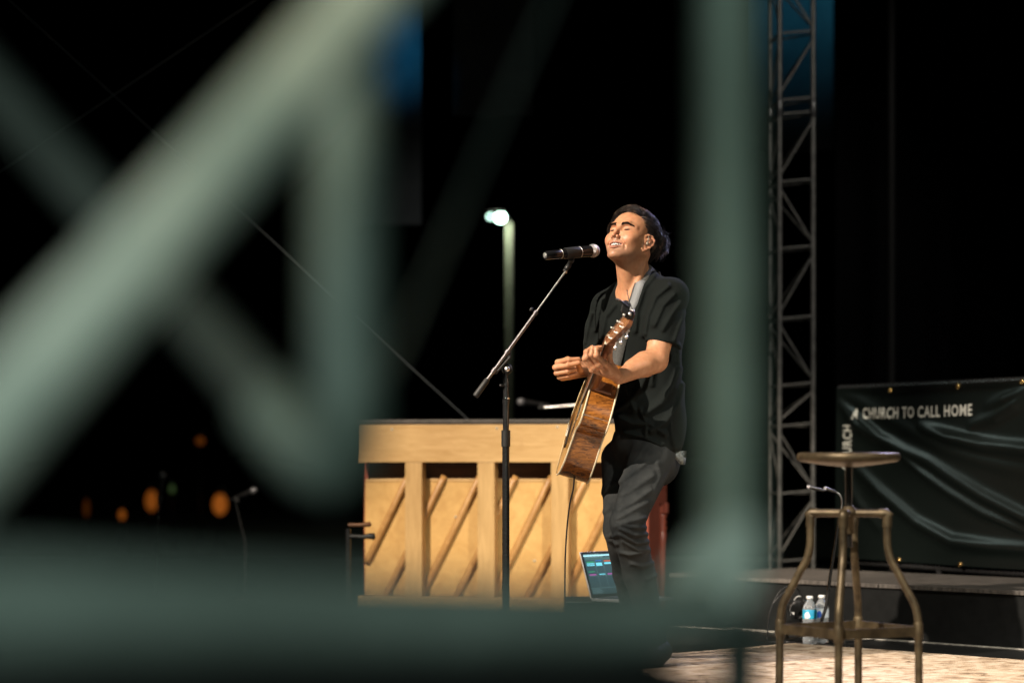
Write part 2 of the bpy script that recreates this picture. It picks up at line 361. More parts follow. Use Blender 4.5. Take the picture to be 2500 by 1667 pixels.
# rug
def rugmat():
    m = bpy.data.materials.new('faded_patterned_rug'); m.use_nodes = True; nt = m.node_tree; b = nt.nodes['Principled BSDF']; N = nt.nodes.new; L = nt.links.new
    tc = N('ShaderNodeTexCoord'); mp = N('ShaderNodeMapping'); mp.inputs['Rotation'].default_value = (0,0,.82); L(tc.outputs['Object'], mp.inputs[0])
    n1 = N('ShaderNodeTexNoise'); n1.inputs['Scale'].default_value = 12; n1.inputs['Detail'].default_value = 9; n1.inputs['Roughness'].default_value = .72; n1.inputs['Distortion'].default_value = .6; L(mp.outputs[0], n1.inputs[0])
    cr = N('ShaderNodeValToRGB'); e = cr.color_ramp.elements; e[0].position = .34; e[0].color = (.10,.065,.045,1); e[1].position = .62; e[1].color = (.62,.54,.44,1)
    x = cr.color_ramp.elements.new(.46); x.color = (.42,.33,.24,1); x = cr.color_ramp.elements.new(.54); x.color = (.54,.46,.37,1)
    L(n1.outputs['Fac'], cr.inputs[0])
    vo = N('ShaderNodeTexVoronoi'); vo.inputs['Scale'].default_value = 5.5; L(mp.outputs[0], vo.inputs[0])
    mx = N('ShaderNodeMix'); mx.data_type = 'RGBA'; mx.blend_type = 'MULTIPLY'; mr = N('ShaderNodeMapRange'); mr.inputs['From Min'].default_value = .15; mr.inputs['From Max'].default_value = .32; mr.inputs['To Max'].default_value = .45
    L(vo.outputs['Distance'], mr.inputs['Value']); L(mr.outputs[0], mx.inputs[0]); L(cr.outputs[0], mx.inputs[6]); mx.inputs[7].default_value = (.85,.72,.62,1); L(mx.outputs[2], b.inputs['Base Color'])
    b.inputs['Roughness'].default_value = .95; b.inputs['Specular IOR Level'].default_value = .1
    n2 = N('ShaderNodeTexNoise'); n2.inputs['Scale'].default_value = 180; L(tc.outputs['Object'], n2.inputs[0]); bp = N('ShaderNodeBump'); bp.inputs['Strength'].default_value = .9; bp.inputs['Distance'].default_value = .006; L(n2.outputs['Fac'], bp.inputs['Height']); L(bp.outputs[0], b.inputs['Normal'])
    return m
rA = Vector((1.976, 9.33, 0)); rd = Vector((-.688,.726,0)); rn = Vector((-.726,-.688,0))
mb = MB(); pr_ = []
a0 = rA-rd*1.6; L1 = 2.75; wv = 3.0; rr2 = random.Random(3)
NN = 90; edge = [a0+rd*(L1*i/NN)+rn*(rr2.uniform(-.004,.004)) for i in range(NN+1)]; back = [a0+rd*(L1*i/NN)+rn*wv for i in range(NN+1)]
vs_ = []; 
for z in (.004, .013): vs_ += [v+Vector((0,0,z)) for v in edge]+[v+Vector((0,0,z)) for v in back]
k = NN+1; fs = []
for i in range(NN):
    fs += [(2*k+i, 3*k+i, 3*k+i+1, 2*k+i+1), (i, 2*k+i, 2*k+i+1, i+1), (i+k, i+k+1, 3*k+i+1, 3*k+i)]
fs += [(0,k,3*k,2*k), (k-1,3*k-1,4*k-1,2*k-1)]
mb.add(vs_, fs); o = build('rug', mb, rugmat(), None, origin=rA); tag(o, 'faded beige and rust patterned rug spread over the black stage floor', 'rug')

# ------------------------------------------------------------------ the singer
def X(px, py, Y): return tuple(W(px, py, Y))
psi, pit = math.radians(38), math.radians(24)
hf = np.array([-math.sin(psi)*math.cos(pit), -math.cos(psi)*math.cos(pit), math.sin(pit)])   # face direction
hr = np.array([-math.cos(psi), math.sin(psi), 0.]); hu = np.cross(hr, hf)                      # his right, up
HC = np.array(X(1580, 598, 9.0))+hr*.076                                                       # middle between the ears
HR = np.stack([hr, hf, hu], 1)
def H(x, y, z): return HC+HR@np.array([x, y, z])
def hel(c, r, k=.01, op='+', tilt=None):
    R = HR if tilt is None else HR@np.array(Matrix.Rotation(math.radians(tilt[0]), 3, tilt[1]))
    return EL(H(*c), r, R, k, op)
def hrc(a, b, ra, rb=None, k=.01, op='+'): return RC(H(*a), H(*b), ra, rb, k, op)

head = [hel((0,-.014,.048), (.077,.098,.086)), hel((0,.026,.055), (.067,.063,.062), .02),
        hel((0,.034,-.006), (.064,.058,.072), .03), hel((0,.041,-.040), (.043,.050,.044), .028)]
for s in (-1, 1): head += [hel((s*.043,.022,-.016), (.022,.046,.032), .03)]
for s in (-1, 1):
    head += [hel((s*.044,.056,.000), (.021,.022,.015), .02),
             hrc((s*.057,-.002,-.026), (s*.019,.074,-.076), .010, .013, .02),
             hrc((s*.060,-.006,-.008), (s*.058,-.004,-.026), .014, .013, .03)]
head += [hel((0,.086,-.079), (.019,.014,.0150), .014)]
for s in (-1, 1):
    head += [hrc((s*.010,.091,.040), (s*.034,.087,.0455), .0085, .0085, .007), hrc((s*.034,.083,.047), (s*.053,.063,.040), .008, .007, .01)]
for s in (-1, 1): head += [hel((s*.029,.100,.027), (.018,.018,.0105), .010, '-')]
for s in (-1, 1): head += [hel((s*.0165,.098,.024), (.006,.013,.008), .006, '-')]
for s in (-1, 1):
    head += [hel((s*.031,.0720,.0265), (.0160,.0165,.0125), .003),
             hrc((s*.020,.0905,.0235), (s*.042,.0845,.0240), .0010, .0010, .004, '-'),
             hrc((s*.021,.090,.033), (s*.042,.084,.0335), .0014, .0012, .004, '-')]
head += [hrc((0,.088,.038), (0,.1040,.006), .0055, .0066, .009), hrc((0,.1040,.006), (0,.1135,-.0125), .0066, .0082, .008)]
for s in (-1, 1):
    head += [hel((s*.0125,.1000,-.0150), (.0066,.0100,.0075), .006), hrc((s*.0062,.1055,-.0235), (s*.0080,.0995,-.0200), .0031, .0031, .003, '-')]
head += [hrc((0,.094,-.020), (0,.094,-.030), .008, .008, .010)]
for s in (-1, 1):
    head += [hel((s*.037,.073,-.012), (.020,.015,.017), .02), hrc((s*.020,.098,-.017), (s*.038,.080,-.038), .0014, .0014, .008, '-'), hrc((s*.038,.080,-.038), (s*.038,.076,-.052), .0012, .0008, .008, '-')]
def arc(y0, z0, w, yb, zb, n=6):             # curve across the mouth: middle (0,y0,z0), corners (+-w, y0-yb, z0+zb)
    return [(w*t, y0-yb*t*t, z0+zb*t*t) for t in np.linspace(-1, 1, n*2+1)]
A = arc(.0985, -.0440, .0285, .019, .0060)
for a, b in zip(A[:-1], A[1:]):
    ra = .0072*(1-.80*abs(a[0]/.0305)**2); rb = .0072*(1-.80*abs(b[0]/.0305)**2)
    head += [hrc((a[0],a[1]-.004,a[2]), (b[0],b[1]-.004,b[2]), ra+.001, rb+.001, .003, '-'), hrc(a, b, ra, rb, .003, '-')]
for (y0, z0, w, yb, zb, r) in ((.1000,-.0340,.0315,.0215,-.002,.0026), (.0970,-.0548,.0295,.0190,.0165,.0034)):
    A = arc(y0, z0, w, yb, zb)
    for a, b in zip(A[:-1], A[1:]):
        head += [hrc(a, b, r*(1-.5*abs(a[0]/w)), r*(1-.5*abs(b[0]/w)), .004)]
for s in (-1, 1):                             # ears: plate, rim, lobe, hollow
    ey = .018
    rim = [(-.002,.004),(.0,.022),(.010,.031),(.022,.031),(.031,.020),(.030,.004),(.022,-.010),(.014,-.020),(.006,-.027),(-.001,-.024),(-.003,-.012)]
    pr = [(s*(.0735+.62*u), ey+.002-u*1.08, v*1.14) for u, v in rim]
    head += [hrc((s*.066,ey-.005,.0), (s*.073,ey-.010,.002), .012, .012, .010), hrc((s*.0740,ey-.004,.002), (s*.0850,ey-.024,.010), .0070, .0070, .006), hrc((s*.0750,ey-.005,.012), (s*.0850,ey-.024,.024), .0060, .0050, .006),
             hrc((s*.0735,ey-.000,-.012), (s*.078,ey-.009,-.020), .0062, .0058, .005), hrc((s*.0740,ey-.012,-.010), (s*.082,ey-.026,.004), .0070, .0060, .006)]
    head += [hel((s*.0815,ey-.018,.008), (.0040,.014,.022), .004)]
    for a, b in zip(pr[:-1], pr[1:]): head += [hrc(a, b, .0036, .0036, .004)]
    head += [hel((s*.0840,ey-.009,.001), (.006,.0085,.010), .004, '-'), hrc((s*.0890,ey-.013,.026), (s*.0965,ey-.026,.016), .0020, .0020, .003, '-')]
# neck
neckb = np.array(X(1558, 716, 9.12)); skull = H(0,-.030,-.045)
neck = [RC(skull, neckb, .056, .062, .03), RC(H(0,.0,-.070), X(1532,728,9.07), .030, .026, .03),
        RC(H(-.066,-.024,-.030), X(1545,728,9.03), .013, .010, .016), RC(H(.060,-.024,-.040), X(1523,728,9.08), .012, .010, .016),]
# torso under the shirt, arms
SL = X(1638, 722, 8.975); SR = X(1483, 750, 9.235); chest = np.array(X(1560, 790, 9.11))
TR = np.stack([np.array([-.70,.714,0]), np.array([-.714,-.70,0]), np.array([0,0,1.])], 1)      # right, forward, up
skin = neck+[RC(neckb, SL, .048, .050, .04), RC(neckb, SR, .048, .050, .04), EL(chest, (.150,.092,.16), TR, .05),
       
        EL(np.array(X(1578,960,9.10)), (.130,.095,.20), TR, .05)]
EL_L = X(1601, 880, 8.86); WR_L = X(1512, 921, 8.735)
skin += [RC(SL, X(1616,812,8.91), .043, .048, .02), RC(X(1616,812,8.91), EL_L, .048, .041, .02), RC(EL_L, X(1574,889,8.83), .042, .044, .02),
         RC(X(1574,889,8.83), WR_L, .043, .0255, .02), EL(np.array(X(1560,893,8.80)), (.045,.03,.022), None, .03)]
EL_R = X(1456, 884, 9.36); WR_R = X(1430, 898, 9.13)
skin += [RC(SR, X(1462,835,9.30), .046, .040, .02), RC(X(1462,835,9.30), EL_R, .040, .040, .02), RC(EL_R, WR_R, .042, .028, .02)]
def finger(pts, r0, r1, k=.004):
    out = []; n = len(pts)-1
    for i in range(n):
        a = r0+(r1-r0)*i/n; b = r0+(r1-r0)*(i+1)/n
        out += [RC(X(*pts[i]), X(*pts[i+1]), a, b, k if i else .008)]
        if 0 < i: out += [EL(np.array(X(*pts[i])), (a*1.05,)*3, None, .004)]
    return out
lh = {'index': [(1474,885,8.585),(1456,868,8.555),(1456,853,8.562),(1467,848,8.575)],
      'middle': [(1462,890,8.615),(1444,866,8.59),(1447,851,8.595),(1460,848,8.605)],
      'ring': [(1451,897,8.655),(1432,873,8.635),(1434,858,8.637),(1448,853,8.645)],
      'pinky': [(1446,903,8.69),(1427,876,8.675),(1431,858,8.675),(1446,847,8.68)]}
WLp = (1510,921,8.735)
lhand = []
for nme, r in (('index',.0115),('middle',.0115),('ring',.0110),('pinky',.0102)):
    q = lh[nme]; lhand += [RC(X(*WLp), X(*q[0]), .0175, r*.92, .006)]+finger(q, r*.93, r*.68)+[EL(np.array(X(*q[0])), (r*1.12,)*3, None, .004)]
lhand += [EL(np.array(X(1484,904,8.67)), (.028,.030,.024), None, .015),
          RC(X(1505,915,8.70), X(1489,888,8.655), .018, .0135, .010), RC(X(1489,888,8.655), X(1487,867,8.64), .0125, .0115, .004), RC(X(1487,867,8.64), X(1490,850,8.63), .0115, .0095, .004)]
rh = {'index': [(1386,878,9.075),(1362,884,9.03),(1389,878,9.0),(1414,876,9.0)],
      'middle': [(1380,889,9.085),(1356,897,9.03),(1386,892,8.995),(1413,886,8.995)],
      'ring': [(1378,902,9.095),(1359,911,9.04),(1385,907,9.01),(1405,902,9.015)],
      'pinky': [(1381,914,9.10),(1366,921,9.05),(1388,918,9.025),(1405,913,9.03)]}
rhand = []
for nme, r in (('index',.0115),('middle',.0115),('ring',.0108),('pinky',.0098)):
    q = rh[nme]; rhand += [RC(X(1428,898,9.12), X(*q[0]), .020, r, .010)]+finger(q, r*.97, r*.68)
rhand += [EL(np.array(X(1400,900,9.10)), (.036,.022,.026), None, .015), RC(X(1428,908,9.12), X(1372,922,9.075), .019, .0125, .012),
          RC(X(1426,905,9.10), X(1416,903,9.05), .016, .0125, .01), RC(X(1416,903,9.05), X(1411,888,9.01), .012, .009, .004)]
skin += head+lhand+rhand

# ---- shirt
SP = lambda px, py: (np.array(((px-1250)/F*9.05, CZ+(HZ-py)/F*9.05)))
def ridges(lines, mul=1.5):
    segs = []
    for pts, amp, sig in lines:
        q = [SP(*p) for p in pts]
        for a, b in zip(q[:-1], q[1:]): segs.append((a, b, amp*mul, sig*.80/650.))
    def f(p):
        x = p[:, [0, 2]]; out = np.zeros(len(p))
        for a, b, amp, sig in segs:
            ba = b-a; t = np.clip(((x-a)@ba)/(ba@ba), 0, 1); q = x-a-t[:,None]*ba; d2 = (q*q).sum(1)/sig**2
            m_ = amp*np.exp(-d2); out = np.where(np.abs(m_) > np.abs(out), m_, out)
        return out
    return f
shirt_r = ridges([
    ([(1600,668),(1570,705),(1552,760),(1548,810)], .008, 9), ([(1625,705),(1595,730),(1575,775),(1567,820)], .009, 9),
    ([(1640,725),(1612,752),(1590,800)], .008, 8), ([(1655,745),(1632,775),(1610,812)], .006, 7), ([(1668,770),(1650,808),(1640,835)], .006, 7),
    ([(1472,728),(1462,765),(1458,800)], .007, 7), ([(1500,745),(1478,772),(1470,815),(1455,845)], .008, 9), ([(1448,760),(1437,800),(1432,830)], .005, 6),
    ([(1580,905),(1560,950),(1530,985),(1500,1002)], .011, 11), ([(1660,900),(1640,945),(1610,985),(1572,1010)], .013, 12),
    ([(1668,940),(1655,990),(1622,1030),(1585,1052)], .012, 11), ([(1520,930),(1530,965),(1545,1000)], .010, 10),
    ([(1510,1020),(1540,1035),(1580,1035),(1620,1060)], .010, 9), ([(1600,860),(1592,900),(1588,940)], .007, 9),
    ([(1655,850),(1660,900),(1650,930)], .009, 10), ([(1525,1058),(1570,1068),(1610,1088)], .008, 8), ([(1640,1010),(1635,1050),(1645,1090)], .008, 9),
    ([(1560,1000),(1575,1035),(1572,1070)], .009, 8)])
shirt_body = [RC(X(1556,692,9.14), (SL[0],SL[1],SL[2]), .050, .062, .04), RC(X(1556,692,9.14), SR, .050, .058, .04),
         EL(chest, (.172,.108,.165), TR, .05), EL(np.array(X(1571,900,9.10)), (.150,.118,.20), TR, .05),
         EL(np.array(X(1600,800,9.13)), (.12,.10,.14), TR, .05),
         EL(np.array(X(1588,1030,9.09)), (.148,.118,.20), TR, .06)]
shirt = list(shirt_body)+[
         RC(SL, X(1622,796,8.925), .061, .064, .03), RC(X(1622,796,8.925), X(1611,866,8.895), .064, .064, .02),
         HS(X(1612,842,8.9), (-.12,-.2,-1), .006, '-'),
         RC(SR, X(1462,800,9.28), .058, .055, .03), RC(X(1462,800,9.28), X(1448,880,9.31), .053, .052, .02)]
# the two sleeve mouths are cut on their own so the body of the shirt keeps its length
slL = [RC(SL, X(1622,796,8.925), .061, .063, .02), RC(X(1622,796,8.925), X(1609,880,8.885), .063, .062, .02), HS(X(1612,838,8.9), (-.15,-.1,-1), .004)]
slR = [RC(SR, X(1465,800,9.275), .056, .053, .02), RC(X(1465,800,9.275), X(1450,890,9.31), .052, .050, .02), HS(X(1442,853,9.25), (-.1,-.1,-1), .004)]
class Grp:
    def __init__(s, prims, k=.03, op='+'): s.p = prims; s.k = k; s.op = op
    def d(s, p): return sdf_eval(s.p, p)
shirt = shirt_body+[Grp(slL, .03), Grp(slR, .03),
         Grp([RC(X(1560,694,9.11), H(.0,-.01,-.12), .056, .078, .02)], .006, '-'), Grp([RC(X(1545,682,9.04), X(1536,688,8.90), .040, .022, .02)], .010, '-'),
         HS(X(1590,1103,9.1), (.02,.0,-1), .006, '-')]
jeans_r = ridges([
    ([(1570,1130),(1530,1160),(1508,1175)], .008, 8), ([(1590,1160),(1550,1185),(1515,1205)], .007, 8), ([(1585,1195),(1540,1222),(1505,1240)], .008, 8),
    ([(1575,1225),(1540,1240),(1500,1262)], .007, 7), ([(1570,1260),(1530,1268),(1498,1280)], .007, 7), ([(1572,1285),(1535,1282),(1500,1272)], .006, 6),
    ([(1576,1300),(1540,1302),(1505,1285)], .009, 6), ([(1578,1318),(1548,1322),(1505,1300)], .008, 6), ([(1582,1338),(1550,1338),(1515,1318)], .007, 6),
    ([(1560,1345),(1530,1350),(1510,1345)], .008, 6), ([(1500,1180),(1480,1190),(1470,1205)], .006, 7), ([(1488,1240),(1475,1250)], .005, 6), ([(1600,1130),(1610,1160),(1590,1200)], .006, 8),
    ([(1595,1370),(1565,1378),(1535,1372)], .006, 6), ([(1605,1400),(1575,1410)], .005, 6), ([(1500,1300),(1485,1310)], .006, 6), ([(1500,1325),(1488,1318)], .006, 6)], 1.15)
KN_L = X(1531,1276,8.88); KN_R = X(1508,1292,9.06)
jeans = [EL(np.array(X(1572,1085,9.1)), (.132,.108,.12), TR, .03), RC(X(1588,1120,9.03), KN_L, .088, .059, .03), RC(X(1516,1120,9.19), KN_R, .076, .051, .03),
         RC(KN_L, X(1560,1400,8.99), .062, .058, .02), RC(X(1560,1400,8.99), X(1604,1590,9.07), .058, .043, .02),
         RC(KN_R, X(1530,1400,9.2), .052, .05, .02), RC(X(1530,1400,9.2), X(1560,1575,9.42), .05, .042, .02), EL(np.array(X(1605,1130,9.13)), (.08,.09,.09), TR, .04)]

def face_tint(P):
    q = (P-HC)@HR; x, y, z = q[:,0], q[:,1], q[:,2]; ax = np.abs(x)
    col = np.tile(np.array([.50,.250,.135]), (len(P), 1)); near = (np.abs(q) < .16).all(1)
    def blend(mask, c): 
        m_ = np.clip(mask, 0, 1)[:,None]; col[:] = col*(1-m_)+np.array(c)*m_
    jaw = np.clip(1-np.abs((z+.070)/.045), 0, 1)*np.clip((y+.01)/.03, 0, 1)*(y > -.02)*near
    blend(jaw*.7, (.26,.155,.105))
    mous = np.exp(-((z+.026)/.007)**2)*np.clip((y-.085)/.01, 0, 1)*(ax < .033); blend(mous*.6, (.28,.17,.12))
    blend(.45*np.exp(-((ax-.040)/.018)**2-((z+.008)/.02)**2)*(y > .04), (.60,.25,.16))
    lip = np.maximum(np.exp(-((z+.0350-(-.0020)*(x/.0315)**2)/.0028)**2), np.exp(-((z+.0548-.0165*(x/.0295)**2)/.0036)**2))*(ax < .030)*(y > .072)
    blend(lip*.75, (.46,.18,.14))
    ins = ((ax/.030)**2+((z+.0440-.006*(x/.030)**2)/.0080)**2 < 1) & (y > .05) & (y < .0955-.020*(ax/.0305)**2); blend(ins*.9, (.10,.02,.02))
    lash = np.exp(-((z-.0235)/.0015)**2)*(np.abs(ax-.031) < .0125)*(y > .07); blend(lash*.85, (.05,.025,.02))
    blend(.35*np.exp(-((z-.029)/.008)**2)*(np.abs(ax-.031) < .014)*(y > .07), (.50,.25,.17))
    blend(.5*np.exp(-((y-.112)/.014)**2-((z+.010)/.012)**2)*(ax < .02), (.60,.26,.16))
    ear = (ax > .078)*near; blend(ear*.3, (.62,.25,.16))
    return np.concatenate([col, np.ones((len(P), 1))], 1)
def skinmat():
    m = bpy.data.materials.new('skin'); m.use_nodes = True; nt = m.node_tree; b = nt.nodes['Principled BSDF']; N = nt.nodes.new; L = nt.links.new
    at = N('ShaderNodeVertexColor'); at.layer_name = 'tint'; nz = N('ShaderNodeTexNoise'); nz.inputs['Scale'].default_value = 55; nz.inputs['Detail'].default_value = 5
    mx = N('ShaderNodeMix'); mx.data_type = 'RGBA'; mx.blend_type = 'MULTIPLY'; mx.inputs[0].default_value = .5
    cr = N('ShaderNodeValToRGB'); cr.color_ramp.elements[0].color = (.80,.66,.60,1); cr.color_ramp.elements[1].color = (1.1,1.08,1.05,1); cr.color_ramp.elements[0].position = .35; cr.color_ramp.elements[1].position = .65
    tc = N('ShaderNodeTexCoord'); L(tc.outputs['Object'], nz.inputs['Vector']); L(nz.outputs['Fac'], cr.inputs[0]); L(at.outputs[0], mx.inputs[6]); L(cr.outputs[0], mx.inputs[7]); L(mx.outputs[2], b.inputs['Base Color'])
    b.inputs['Roughness'].default_value = .47; b.inputs['Specular IOR Level'].default_value = .45
    b.inputs['Subsurface Weight'].default_value = .12; b.inputs['Subsurface Radius'].default_value = (.012,.004,.002); b.inputs['Subsurface Scale'].default_value = 1
    n2 = N('ShaderNodeTexNoise'); n2.inputs['Scale'].default_value = 140; L(tc.outputs['Object'], n2.inputs['Vector'])
    bp = N('ShaderNodeBump'); bp.inputs['Strength'].default_value = .6; bp.inputs['Distance'].default_value = .0012; L(n2.outputs['Fac'], bp.inputs['Height']); L(bp.outputs[0], b.inputs['Normal'])
    return m
M['skin'] = skinmat()
M['tee'] = cloth('black_cotton', (.0072,.0098,.0092), (.0045,.0062,.0058), .3, .35, 7, (1,1,.6))
M['jeans'] = cloth('washed_black_denim', (.032,.0345,.0345), (.009,.011,.012), .5, .45, 9, (1,1,1.6))
M['hair'] = mat('dark_brown_hair', (.30,.19,.125), .34, spec=.6, noise=26, c2=(.010,.007,.006), cpos=(.52,.72))  # pale noise streaks are strand highlights put into the colour
M['haircap'] = mat('dark_hair_base', (.010,.007,.006), .8, spec=.1, bump=.8, bscale=160)
M['browhair'] = mat('soft_brow_hair', (.020,.012,.009), .8, spec=.1)
M['teeth'] = mat('teeth', (.80,.76,.70), .25)
M['mouth'] = mat('mouth_inside', (.12,.02,.02), .5)
M['lens'] = mat('clear_in_ear_shell', (.42,.36,.28), .12, .3, coat=1)

base = Vector((.47, 9.08, 0))
man = thing('person', base, 'man in black t-shirt and dark jeans singing with eyes closed while playing a guitar', 'person')
P, Q = mesh_sdf(skin, (.10, 8.47, .86), (.70, 9.46, 1.76), .0024)
np_mesh('body', P, Q, M['skin'], man, face_tint(P))
P, Q = mesh_sdf(shirt, (.10, 8.72, .78), (.78, 9.50, 1.50), .0036, shirt_r)
tee = np_mesh('t_shirt', P, Q, M['tee'], man)
P, Q = mesh_sdf(jeans, (.20, 8.72, .03), (.75, 9.55, 1.0), .0042, jeans_r)
np_mesh('jeans', P, Q, M['jeans'], man)
def shirt_out(p, off, push=(-.55,-.8,.1)):      # move a point along push until it lies just outside the shirt
    p = np.array(p, float); n = np.array(push); n = n/np.linalg.norm(n)
    for _ in range(40):
        d = min(sdf_eval(shirt, p[None], shirt_r)[0], sdf_eval(neck, p[None])[0])
        if d >= off: break
        p = p+n*max(off-d, .001)
    for _ in range(20):
        d = min(sdf_eval(shirt, p[None], shirt_r)[0], sdf_eval(neck, p[None])[0])
        if d <= off+.002: break
        p = p-n*(d-off)*.7
    return Vector(p)
# sleeve and hem bands, collar
mb = MB()
ring = []
cc_ = np.array(X(1553,722,9.06)); ax_ = np.array([-.20,-.30,.93]); ax_ /= np.linalg.norm(ax_); u_ = np.cross(ax_, [0,1,0]); u_ /= np.linalg.norm(u_); w_ = np.cross(ax_, u_)
for j in range(40):
    a = 2*math.pi*j/40; dr = u_*math.cos(a)+w_*math.sin(a); t = .11
    lo_, hi_ = .03, .16
    tt = np.linspace(.02,.15,60); dd = sdf_eval(shirt, cc_[None]+dr[None]*tt[:,None]); k_ = int(np.argmin(np.where(dd < .002, tt, 9)))
    ring.append(tt[k_])
ring = np.array(ring); ring = (np.roll(ring,1)+ring+np.roll(ring,-1)+np.roll(ring,2)+np.roll(ring,-2))/5
cpts = [Vector(cc_+(u_*math.cos(2*math.pi*j/40)+w_*math.sin(2*math.pi*j/40))*(ring[j])) for j in range(40)]
mb.tube(cpts+[cpts[0]], .0052, 8, cap=False); build('collar', mb, M['tee'], tee)
# shirt-tail of a pale undershirt showing below the hem
mb = MB(); tail = [(1638,1098,9.05),(1650,1100,9.03),(1664,1100,9.06),(1663,1118,9.06),(1661,1134,9.07),(1652,1124,9.05),(1643,1113,9.045)]
pts_ = [W(*t) for t in tail]; off = Vector((.02,.02,0)); n_ = len(pts_)
mb.add(pts_+[p+off for p in pts_], [tuple(range(n_))[::-1], tuple(range(n_, 2*n_))]+[(i,(i+1)%n_,(i+1)%n_+n_,i+n_) for i in range(n_)], True)
build('undershirt_hem', mb, mat('pale_grey_cloth', (.24,.27,.27), .9, noise=120, c2=(.08,.09,.09), bump=.5), man)
# shoes
for px, Y, pyb in ((1606, 9.05, 1), (1563, 9.42, 1)):
    c = W(px, 1600, Y); x0, y0 = c.x, c.y
    pr = [RC((x0+.01,y0+.01,.07), (x0-.02,y0-.03,.05), .045, .045, .02), RC((x0-.02,y0-.03,.045), (x0-.14,y0-.15,.035), .042, .034, .02), HS((0,0,.012), (0,0,-1), .004)]
    P, Q = mesh_sdf(pr, (x0-.22,y0-.22,0), (x0+.1,y0+.1,.14), .005); np_mesh('shoe', P, Q, M['rubber'], man)
# teeth
mb = MB()
for i in range(10):
    t = (i-4.5)/5.4; x = .0250*t; y = .0930-.0150*t*t; z = -.0405+.0045*t*t
    w = .0043 if abs(i-4.5) < 1 else .0037
    nn = Vector(HR@np.array([t*.6, 1, 0])).normalized(); R = Matrix([Vector(hu).cross(nn)*-1, nn, Vector(hu)]).transposed()
    hgt = .0088 if abs(i-4.5) < 1 else .0078
    c = Vector(H(x, y, z)); mb.box(c, (w, .004, hgt), R)
build('teeth', mb, M['teeth'], man, bevel=.0009)
# hair
SKC = np.array([0,-.016,.050]); SKR = np.array([.079,.101,.089])
def hairline(q):                      # true where hair grows, q in head coordinates
    x, y, z = q; ax = abs(x)
    if y > .028: return z > .112-.050*min(1,ax/.066)**2
    if y > .000: return z > -.004 if 0.006 < y < .024 else z > .026 if y < .01 else z > .012+(y-.024)*5
    if y > -.035: return z > .034 and True
    return z > -.062
capm = [EL(H(*SKC), SKR*1.0, HR), EL(H(0,-.055,.075), (.078,.068,.066), HR, .03), EL(H(0,-.072,.00), (.060,.036,.054), HR, .02),
        EL(H(0,.135,.000), (.100,.092,.110), HR, .01, '-'), EL(H(0,.055,-.045), (.2,.075,.085), HR, .01, '-'), HS(H(0,-.05,-.060), -hu*1.0, .01, '-'),
        ]
P, Q = mesh_sdf(capm, HC-.2, HC+.2, .0028); np_mesh('hair', P, Q, M['haircap'], man)
hair_root = bpy.data.objects['hair']
def strands(n, roots, flow, length, lift, rad, seed, segs=7, jit=.25):
    rg = np.random.default_rng(seed); vs_ = []; fs = []
    for i in range(n):
        q = roots(rg)
        if q is None: continue
        L_ = length(q, rg); p = q.copy(); pts = []; jd = rg.normal(0, jit, 3); ph = rg.uniform(0, 6.28); lf = lift(q, rg)
        for s_ in range(segs+1):
            t = s_/segs; pts.append(p.copy())
            d = flow(p, t)+jd*(.4+t)+.15*np.array([math.sin(ph+5*t), math.cos(ph+4*t), math.sin(ph*2+3*t)])
            nrm = (p-SKC)/SKR**2; nrm /= np.linalg.norm(nrm)
            d = d-nrm*(d@nrm); d /= np.linalg.norm(d)
            p = p+d*L_/segs
            k = np.linalg.norm((p-SKC)/SKR); tgt = 1.02+lf*math.sin(min(1, t*1.25)*math.pi*.62)/.088
            p = SKC+(p-SKC)/k*tgt
        pw = [HC+HR@x for x in pts]; o = len(vs_)
        for s_, x in enumerate(pw):
            a = pw[max(s_-1,0)]; b = pw[min(s_+1,segs)]; t = b-a; t /= np.linalg.norm(t); u = np.cross(t, [0.3,0.2,.9]); u /= np.linalg.norm(u); w = np.cross(t, u)
            r = rad*(1-.8*(s_/segs)**2)
            for a_ in (0, 2.1, 4.2): vs_.append(x+(u*math.cos(a_)+w*math.sin(a_))*r)
        for s_ in range(segs):
            for j in range(3): fs.append((o+3*s_+j, o+3*s_+(j+1)%3, o+3*s_+3+(j+1)%3, o+3*s_+3+j))
    return np.array(vs_), np.array(fs)
def rt_any(rg):
    for _ in range(60):
        v = rg.normal(0, 1, 3); v /= np.linalg.norm(v); q = SKC+v*SKR
        if hairline(q): return q
    return None
def fl(p, t):
    x, y, z = p
    if z > .095: return np.array([.75, -.45+.4*(y > .045), .0])
    if y > -.02: return np.array([.1, -1.0, -.35])
    return np.array([0, -.5, -1.1])
V1, F1 = strands(6500, rt_any, fl, lambda q, r: r.uniform(.035,.060) if q[2] > .03 else r.uniform(.016,.028), lambda q, r: (.008+.011*r.random() if q[2] > .07 else .006+.010*r.random() if q[2] > .03 else .003), .00065, 3, jit=.16)
def rt_front(rg): 
    x = rg.uniform(-.055,.055); y = .054-8*x*x*.6+rg.uniform(-.014,.003); v = np.array([x, y, 0])
    zz = 1-(x/SKR[0])**2-((y-SKC[1])/SKR[1])**2
    return np.array([x, y, SKC[2]+SKR[2]*math.sqrt(max(zz,.02))])
V2, F2 = strands(1500, rt_front, lambda p, t: np.array([1.0, .25-.9*t, -.25*t]), lambda q, r: r.uniform(.05,.085), lambda q, r: .009+.016*r.random(), .0008, 5, jit=.15)
def rt_tuft(rg):
    v = np.array([rg.uniform(-.5,.1), rg.uniform(-1.0,-.55), rg.uniform(.25,.75)]); v /= np.linalg.norm(v); return SKC+v*SKR
V3, F3 = strands(520, rt_tuft, lambda p, t: np.array([-.2,-.8,-.7]), lambda q, r: r.uniform(.04,.075), lambda q, r: .026+.026*r.random(), .0010, 9, jit=.6)
